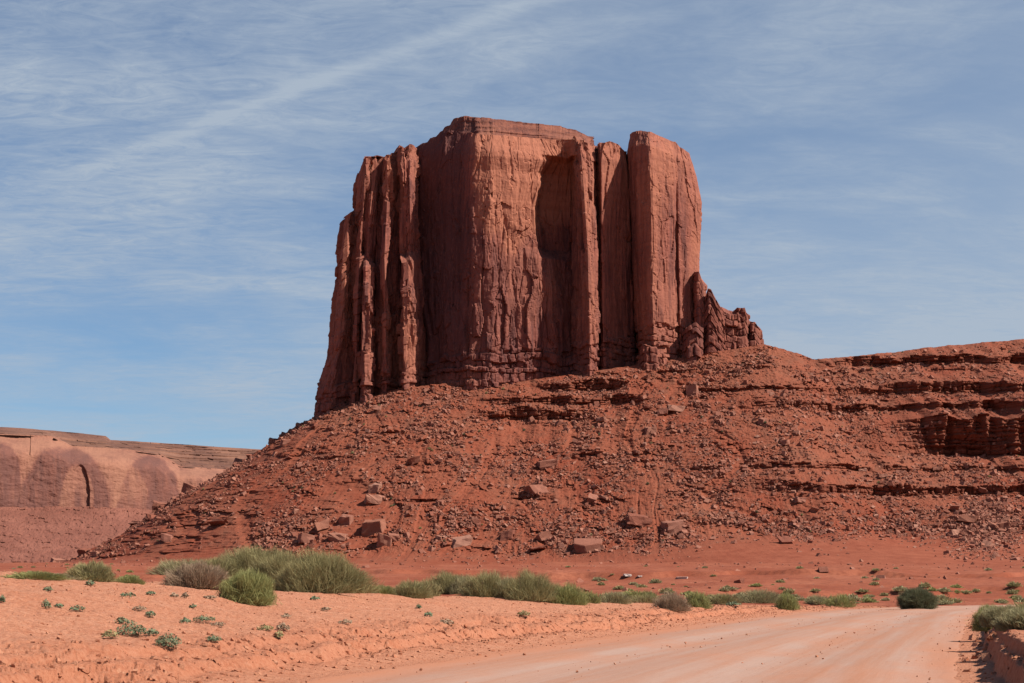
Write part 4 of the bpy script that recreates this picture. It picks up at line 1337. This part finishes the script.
# ------------------------------------------------------------------ plants
def blades(n, rx, ry, h, rgen, width=0.018, upright=0.55, length=(0.35, 0.6), inner=0.45, lump=0.22, seed=0, droop=0.1, ball=0.0):
    """a mass of thin stems standing in a lumpy dome; returns verts, tris, tint, reach"""
    az = rgen.uniform(0, 2 * math.pi, n)
    el = np.arcsin(rgen.uniform(0.03, 1, n) ** 0.8)
    rad = rgen.uniform(inner, 1.0, n) ** 0.6
    if ball:
        el = np.arcsin(rgen.uniform(-ball, 1, n))
    d = np.stack([np.cos(az) * np.cos(el), np.sin(az) * np.cos(el), np.sin(el)], -1)
    lum = 1 + lump * fbm(d[:, 0] * 2.2 + seed, d[:, 1] * 2.2, d[:, 2] * 2.2, 3, seed + 5) * 1.6
    tip = d * rad[:, None] * lum[:, None] * np.array([rx, ry, h])
    if ball:
        lift = ball / (1 + ball)
        tip[:, 2] = h * lift + tip[:, 2] * (1 - lift)
    grow = d * np.array([rx, ry, h]) * (1 - upright)
    grow[:, 2] += h * upright
    grow += rgen.normal(size=(n, 3)) * 0.24 * h
    grow /= np.linalg.norm(grow, axis=1, keepdims=True)
    ln = rgen.uniform(*length, n) * h
    root = tip - grow * ln[:, None]
    root[:, 2] = np.maximum(root[:, 2], 0.0)
    side = np.cross(grow, rgen.normal(size=(n, 3)))
    side /= np.linalg.norm(side, axis=1, keepdims=True)
    wv = side * (width * rgen.uniform(0.6, 1.4, n))[:, None]
    mid = root * 0.45 + tip * 0.55 + rgen.normal(size=(n, 3)) * droop * 0.25 * ln[:, None]
    V = np.stack([root - wv * .5, root + wv * .5, mid - wv * .5, mid + wv * .5, tip], 1).reshape(-1, 3)
    b = np.arange(n)[:, None] * 5
    F = np.concatenate([b + np.array([[0, 1, 3]]), b + np.array([[0, 3, 2]]), b + np.array([[2, 3, 4]])], 0)
    ti = np.repeat(np.clip(rgen.normal(0.5, 0.25, n) + 0.35 * (lum - 1) / max(lump, .01), 0, 1), 5)
    re = np.tile(np.array([0, 0, .5, .5, 1.0]), n)
    return V, F, ti, re


def stems(n, rx, ry, h, rgen, w=0.035):
    Vs, Fs, off = [], [], 0
    for i in range(n):
        a, r = rgen.uniform(0, 6.28), math.sqrt(rgen.random())
        p0 = np.array([math.cos(a) * r * rx * .35, math.sin(a) * r * ry * .35, -0.08])
        p1 = np.array([math.cos(a) * r * rx * .8, math.sin(a) * r * ry * .8, h * rgen.uniform(.45, .75)])
        for p, rr in ((p0, w), (p1, w * .35)):
            for q in range(4):
                Vs.append(p + np.array([math.cos(q * 1.571) * rr, math.sin(q * 1.571) * rr, 0]))
        for q in range(4):
            q2 = (q + 1) % 4
            Fs += [[off + q, off + q2, off + 4 + q2], [off + q, off + 4 + q2, off + 4 + q]]
        off += 8
    V = np.array(Vs)
    return V, np.array(Fs), np.full(len(V), .5), np.full(len(V), .3)


def leaf_mesh(name, data, mat):
    V, F, ti, re = data
    return mesh_np(name, V, F, np.full(len(F), 3), mat, False, {'tint': ti, 'reach': re})


_ps = [0]


def _dense(n):
    return int(n * 1.45)


def shrub(px0, px1, ytop, ybase, label, mat, name='shrub', cat='shrub', n=None, group='shrubs along the road bank', depth=0.8, Y=None, upright=0.38, length=(.20, .42),
          width=None, lump=0.22, inner=0.45, stem=True, nstem=24, sink=0.04, ball=0.0):
    """a broom-like shrub filling the given box of the picture; it stands where its foot meets the ground"""
    _ps[0] += 1
    rgen = np.random.default_rng(3000 + _ps[0])
    if Y is None:
        base = hit((px0 + px1) / 2, ybase)
    else:
        x = W((px0 + px1) / 2, ybase, Y).x
        base = Vector((x, Y, float(ground(x, Y)[0])))
    k = base.y / FPX
    rx = (px1 - px0) / 2 * k * 1.16
    h = max((zof(ytop, base.y) - base.z), 0.15) * 0.93
    ry = rx * depth
    base = base + Vector((0, ry * 0.75, 0))
    base.z = float(ground(base.x, base.y)[0]) - sink
    root = empty(name, base)
    tag(root, label, cat, group)
    if n is None:
        n = int(np.clip(3600 * (px1 - px0) * (ybase - ytop) / 1000, 500, 9000))
    n = _dense(n)
    wd = width or max(0.008, 0.19 * k)
    link('foliage', leaf_mesh('foliage', blades(n, rx, ry, h, rgen, wd, upright, length, inner, lump, _ps[0], 0.1, ball), mat), root)
    if stem:
        link('stem', leaf_mesh('stem', stems(nstem, rx, ry, h, rgen, max(.012, .3 * k)), M_STEM), root)
    return root


# --- the big group at left, on the crest of the bank
shrub(206, 300, 541, 578, 'broad olive-green broom shrub at the back of the left group, largest dome', L_OLIVE, n=13650, depth=0.7)
shrub(272, 367, 543, 593, 'large olive shrub sweeping down at the right end of the left group', L_OLIVE, n=16800, depth=0.6)
shrub(240, 326, 545, 585, 'olive shrub joining the two largest domes of the left group', L_OLIVE, n=10500, depth=0.6)
shrub(146, 222, 553, 577, 'low pale olive shrub behind the dry pinkish shrub', L_GRASS, n=5460, depth=0.6)
shrub(160, 224, 557, 588, 'dry pinkish-brown twiggy shrub left of the bright green one', L_DRY, n=8820, upright=.35, length=(.25, .5), lump=.3)
shrub(218, 270, 563, 604, 'bright green rounded bush in front of the big olive shrubs', L_GREEN, n=10920, upright=.4, ball=.5)
shrub(61, 111, 556, 581, 'pale olive rounded shrub standing alone on the left crest', L_OLIVE, n=6720)
shrub(0, 62, 569, 580, 'low strip of green grassy growth at the left edge of the crest', L_GREEN, n=3779, depth=0.5)
shrub(110, 142, 572, 584, 'small yellow-green tuft right of the lone olive shrub', L_GREEN, n=2940)
# --- the crest row in the middle
shrub(366, 396, 582, 595, 'small green tuft right of the left group', L_GREEN, n=2730)
shrub(388, 432, 577, 598, 'low olive shrub starting the middle crest row', L_OLIVE, n=4200)
shrub(424, 474, 569, 594, 'olive shrub second in the middle crest row', L_OLIVE, n=5880)
shrub(462, 512, 568, 598, 'darkest olive shrub, third in the middle crest row', L_OLIVE, n=6720)
shrub(500, 556, 567, 602, 'tall olive shrub peaking the middle crest row', L_OLIVE, n=7979)
shrub(546, 588, 579, 605, 'bright green shrub closing the middle crest row', L_GREEN, n=5460)
shrub(578, 602, 588, 603, 'little green tuft just past the middle crest row', L_GREEN, n=1889)
shrub(600, 632, 588, 604, 'low pale shrub between middle row and dry clump', L_GRASS, n=2520)
shrub(614, 660, 588, 600, 'low grassy green mat before the dry clump', L_GREEN, n=2520, depth=.5)
shrub(654, 692, 588, 611, 'dry straw-brown clump on the bank halfway along the road', L_DRY, n=4200)
shrub(686, 712, 588, 608, 'round green bush touching the dry straw-brown clump', L_GREEN, n=3150)
shrub(706, 742, 591, 605, 'low olive mat right of the round green bush', L_OLIVE, n=2520)
shrub(738, 786, 587, 604, 'pale grassy clump near the end of the bank', L_GRASS, n=3360)
shrub(776, 801, 590, 610, 'dark green ball of a bush near the end of the bank', L_GREEN, n=3150, lump=.12)
shrub(826, 858, 592, 608, 'low green tuft on the last rise before the bend', L_GREEN, n=1889)
shrub(806, 832, 594, 606, 'pale tuft left of the last green tuft before the bend', L_GRASS, n=1470)
shrub(410, 440, 575, 596, 'small olive dome between the low and second shrubs of the middle row', L_OLIVE, n=2600)
shrub(446, 482, 572, 594, 'straw-tinged dome behind the second shrub of the middle row', L_GRASS, n=2800)
shrub(488, 526, 573, 600, 'pale straw-tinged dome in front of the tall shrub of the middle row', L_GRASS, n=3000)
shrub(528, 566, 575, 603, 'olive dome between the tall shrub and the bright green one', L_OLIVE, n=3000)
shrub(628, 662, 590, 603, 'olive mat joining the low pale shrub to the dry clump', L_OLIVE, n=1500)
shrub(20, 70, 571, 580, 'pale grassy strip running from the left edge to the lone olive shrub', L_GRASS, n=2000)
shrub(186, 236, 551, 578, 'olive shrub between the low pale shrub and the largest dome', L_OLIVE, n=4000)
# --- the dark round bush by the bend
shrub(903, 939, 583, 606, 'dark rounded bush standing by itself where the road bends', L_DARK, ball=.7, n=8820, upright=.2, length=(.12, .3), lump=.2, inner=.6, depth=.9, Y=118)
# --- right bank
shrub(978, 1008, 598, 624, 'bright green shrub at the left end of the right bank', L_GREEN, n=7000, Y=52, depth=1.0, ball=.5)
shrub(988, 1030, 600, 640, 'pale olive shrub overhanging the shaded right bank', L_GRASS, n=11000, Y=44, depth=.9, ball=.6)
shrub(1006, 1062, 603, 650, 'nearest pale olive shrub cut by the right picture edge', L_GRASS, n=10000, Y=38, depth=.8, ball=.6)
shrub(1016, 1085, 594, 640, 'green shrub at the right picture edge behind the pale olive one', L_OLIVE, n=9000, Y=50, depth=1.0)
# --- small grey-green leafy plants on the bank
def leafy(n, r, h, rgen, size):
    az = rgen.uniform(0, 6.28, n)
    rr = np.sqrt(rgen.random(n)) * r
    zz_ = rgen.random(n) ** 0.7 * h * (1 - 0.6 * rr / r) + 0.02
    c = np.stack([np.cos(az) * rr, np.sin(az) * rr, zz_], -1)
    nrm = np.stack([np.cos(az) * .6, np.sin(az) * .6, np.ones(n)], -1) + rgen.normal(size=(n, 3)) * .5
    nrm /= np.linalg.norm(nrm, axis=1, keepdims=True)
    a = np.cross(nrm, rgen.normal(size=(n, 3)))
    a /= np.linalg.norm(a, axis=1, keepdims=True)
    b = np.cross(nrm, a)
    s = (size * rgen.uniform(.6, 1.4, n))[:, None]
    V = np.stack([c - a * s, c + b * s * .45, c + a * s, c - b * s * .45], 1).reshape(-1, 3)
    V[:, 2] = np.maximum(V[:, 2], 0.005)
    q = np.arange(n)[:, None] * 4
    F = np.concatenate([q + np.array([[0, 1, 2]]), q + np.array([[0, 2, 3]])], 0)
    return V, F, np.repeat(rgen.random(n), 4), np.repeat(np.clip(zz_ / h, 0, 1), 4)


SMALLP = [
    (168, 652, 26, 18, 'largest grey-green leafy plant low on the bank above the scarp'),
    (131, 638, 30, 17, 'second largest grey-green leafy plant left of the largest one'),
    (110, 641, 18, 10, 'dull green tuft at the left of the leafy plant cluster'),
    (122, 626, 15, 8, 'small grey-green plant just above the leafy cluster'),
    (152, 638, 14, 8, 'small leafy plant bridging the two largest ones'),
    (185, 625, 11, 7, 'single bluish plant right of and above the leafy cluster'),
    (204, 624, 22, 8, 'spreading bluish plant in the middle of the bank'),
    (218, 629, 14, 6, 'dry greenish runner beside the spreading bluish plant'),
    (213, 645, 15, 8, 'two-lobed bluish plant just above the scarp'),
    (265, 632, 16, 7, 'flat dull plant right of centre on the bank'),
    (283, 632, 14, 9, 'dry twiggy plant beside the flat dull plant'),
    (279, 642, 9, 9, 'bluish plant below the flat dull plant'),
    (77, 612, 16, 6, 'spreading plant on the upper left bank'),
    (46, 612, 9, 11, 'upright little plant on the upper left bank'),
    (59, 609, 9, 5, 'tiny plant between the two on the upper left bank'),
    (128, 599, 15, 6, 'bluish plant below the lone olive shrub'),
    (151, 597, 9, 4, 'tiny green plant below the pale olive shrub'),
    (174, 599, 9, 5, 'dark little plant under the dry pinkish shrub'),
    (185, 600, 8, 6, 'second dark little plant under the dry pinkish shrub'),
    (90, 587, 10, 6, 'grey-green sprig at the foot of the lone olive shrub'),
    (48, 593, 9, 6, 'grey-green sprig on the left crest'),
    (150, 619, 11, 7, 'little plant in the middle of the left bank'),
    (2, 606, 6, 9, 'plant cut by the left picture edge'),
    (140, 613, 14, 5, 'dry runner above the middle of the left bank'),
    (193, 610, 7, 5, 'tiny sprig below the bright green bush'),
    (210, 600, 14, 4, 'dry runner left of the bright green bush'),
    (305, 592, 18, 6, 'green mat at the foot of the big olive shrub'),
    (345, 626, 14, 5, 'dry runner on the bank below the big olive shrub'),
    (286, 619, 11, 4, 'dry sprig in the middle right of the bank'),
    (326, 613, 10, 4, 'dry sprig under the right end of the left group'),
    (315, 601, 9, 4, 'grey sprig right of the bright green bush'),
    (428, 619, 9, 6, 'green sprig on the bank below the middle crest row'),
    (446, 626, 16, 6, 'dry runner on the bank below the middle crest row'),
    (524, 618, 13, 6, 'dull tuft below the tall olive shrub of the middle row'),
    (419, 610, 6, 4, 'tiny sprig under the low olive shrub of the middle row'),
    (733, 608, 16, 5, 'flat olive tuft on the bank above the road'),
]
for i, (px, py, wp, hp, lab) in enumerate(SMALLP):
    b = hit(px, py - 1)
    k = b.y / FPX
    rgen = np.random.default_rng(5000 + i)
    dry = 'dry' in lab or 'dull' in lab
    root = empty('desert_plant', b)
    tag(root, lab, 'plant', 'small leafy plants on the bank')
    nn = int(40 + wp * hp * 0.9)
    link('leaf_mass', leaf_mesh('leaf_mass', leafy(nn, wp * k * .5, hp * k * .9, rgen, 1.5 * k), L_DRY if 'dry' in lab else (L_OLIVE if 'dull' in lab else L_BLUE)), root)
    link('stem', leaf_mesh('stem', stems(6, wp * k * .5, wp * k * .5, hp * k, rgen, .2 * k), M_STEM), root)

# --- low shrubs scattered over the flat beyond the road and on the slope
TUFT = {}
for nm, mt in (('g', L_GREEN), ('o', L_OLIVE), ('d', L_DARK), ('p', L_GRASS)):
    TUFT[nm] = [leaf_mesh('low_shrub', blades(260, 1.0, 1.0, 1.0, np.random.default_rng(6000 + k + ord(nm)), 0.11, .45, (.3, .6), .4, .3, k), mt) for k in range(4)]
rg2 = np.random.default_rng(99)


def tuft(p, w_, h_, kinds, label, group):
    o = link('low_shrub', TUFT[kinds[rg2.integers(len(kinds))]][rg2.integers(4)])
    o.location = p
    o.rotation_euler = (0, 0, rg2.uniform(0, 6.28))
    o.scale = (w_ / 2, w_ / 2, h_)
    tag(o, label, 'shrub', group)


cnt = 0
while cnt < 105:
    px, py = rg2.uniform(560, 1060), rg2.triangular(580, 601, 606)
    if fbm(px / 40, py / 7, 0, 2, 777) < -0.05:
        continue
    p = hit(px, py, 120, 420)
    if p.y < 125 or abs(float(road_coord(np.array([p.x]), np.array([p.y]))[0][0])) < HALF + 2.5:
        continue
    s_ = rg2.uniform(.7, 2.6)
    tuft(p, s_, min(.75, s_ * rg2.uniform(.18, .42)), 'goopp', 'low green shrub on the red flat beyond the road bend', 'low shrubs on the far flat')
    cnt += 1
okm = (HV[..., 1] < 930) & (HPX > 90) & (HPX < 1040) & (Zg < HTOP[None, :] - 1) & (Zg > 20) & (HCLIFF < .2) & (fbm(Ug / 40, Zg / 25, 0, 3, 888) > -0.05)
cand = np.where(okm.ravel())[0]
for i in cand[rg2.integers(0, len(cand), 95)]:
    p = HV.reshape(-1, 3)[i]
    s_ = rg2.uniform(.8, 1.9)
    tuft((p[0], p[1], p[2]), s_, s_ * .7, 'do', 'small dark scrub bush growing among the talus rubble', 'scrub on the talus')
for i in range(26):
    px, py = rg2.uniform(560, 1040), rg2.uniform(566, 592)
    p = hit(px, py, 150, 640)
    s_ = rg2.uniform(.6, 2.0)
    tuft(p, s_, s_ * .28, 'oop', 'sparse low tuft on the bare red apron below the slope', 'tufts on the red apron')
for i in range(26):
    px, py = rg2.uniform(10, 230), rg2.uniform(563, 577)
    p = hit(px, py, 140, 640)
    if p.y > 120:
        s_ = rg2.uniform(.8, 2)
        tuft(p, s_, s_ * .3, 'gop', 'green tuft in the hollow behind the left bank', 'tufts behind the left bank')

# white stones on the flat
for (px, py, wp, hp, lab) in ((628, 579, 9, 3, 'small white stone on the red flat left of the longer white one'),
                              (682, 579, 13, 3, 'longer white stone on the red flat'),
                              (640, 579, 5, 2, 'tiny white stone right beside the small white stone')):
    b = hit(px, py, 150, 500)
    k = b.y / FPX
    o = link('pale_stone', to_mesh(hull_rock(900 + px, 14, .5, .06, .7), 'pale_stone', M_WHITE))
    o.location = b + Vector((0, 0, hp * k * .3))
    o.scale = (wp * k * .5, wp * k * .4, hp * k * .9)
    tag(o, lab, 'stone')

# clods and pebbles of the foreground
rg3 = np.random.default_rng(123)


def strew(n, sfun, qrange, size, name, label, mat, cap):
    q = rg3.uniform(*qrange, n)
    s = sfun(n)
    i = np.searchsorted(RLEN, q).clip(0, 399)
    X = RLX[i] + RTY[i] * s
    Y = RLY[i] - RTX[i] * s
    Z = ground(X, Y)
    sz_ = np.minimum(size * (0.5 + rg3.pareto(2.2, n)), cap)
    Z = np.where(np.abs(s) < HALF - .5, 0.03, Z)
    o = link(name, scatter_mesh(name, np.stack([X, Y, Z + sz_ * .1], -1), sz_, mat, SMALL, rg3, .6))
    tag(o, label, None, None, 'stuff')


strew(15000, lambda n: -HALF - 2.5 + rg3.normal(size=n) * .8, (75, 200), .012, 'clods', 'broken soil clods along the eroded left road edge', M_CLOD, .05)
strew(11000, lambda n: -HALF - rg3.uniform(0, 16, n), (75, 170), .009, 'pebbles', 'pebbles scattered over the left bank', M_CLOD, .035)
strew(1500, lambda n: HALF + .5 + rg3.normal(size=n) * .45, (75, 190), .018, 'clods', 'soil clods along the right road edge', M_CLOD, .13)
strew(2200, lambda n: rg3.uniform(-HALF, HALF, n), (75, 200), .008, 'pebbles', 'pebbles lying on the dirt road', M_CLOD, .03)

n = 2600
Xs, Ys = rg3.uniform(-260, 330, n), rg3.uniform(190, 735, n)
keep = (np.abs(Xs / Ys) < 0.36) & (fbm(Xs / 50, Ys / 60, 0, 3, 970) > -0.1)
Xs, Ys = Xs[keep], Ys[keep]
o = link('stones', scatter_mesh('stones', np.stack([Xs, Ys, ground(Xs, Ys) + .03], -1), np.minimum(.16 + .12 * rg3.pareto(2.2, len(Xs)), .8), M_ROCK, SMALL, rg3, .5))
tag(o, 'stray stones lying over the red flat below the slope', None, None, 'stuff')
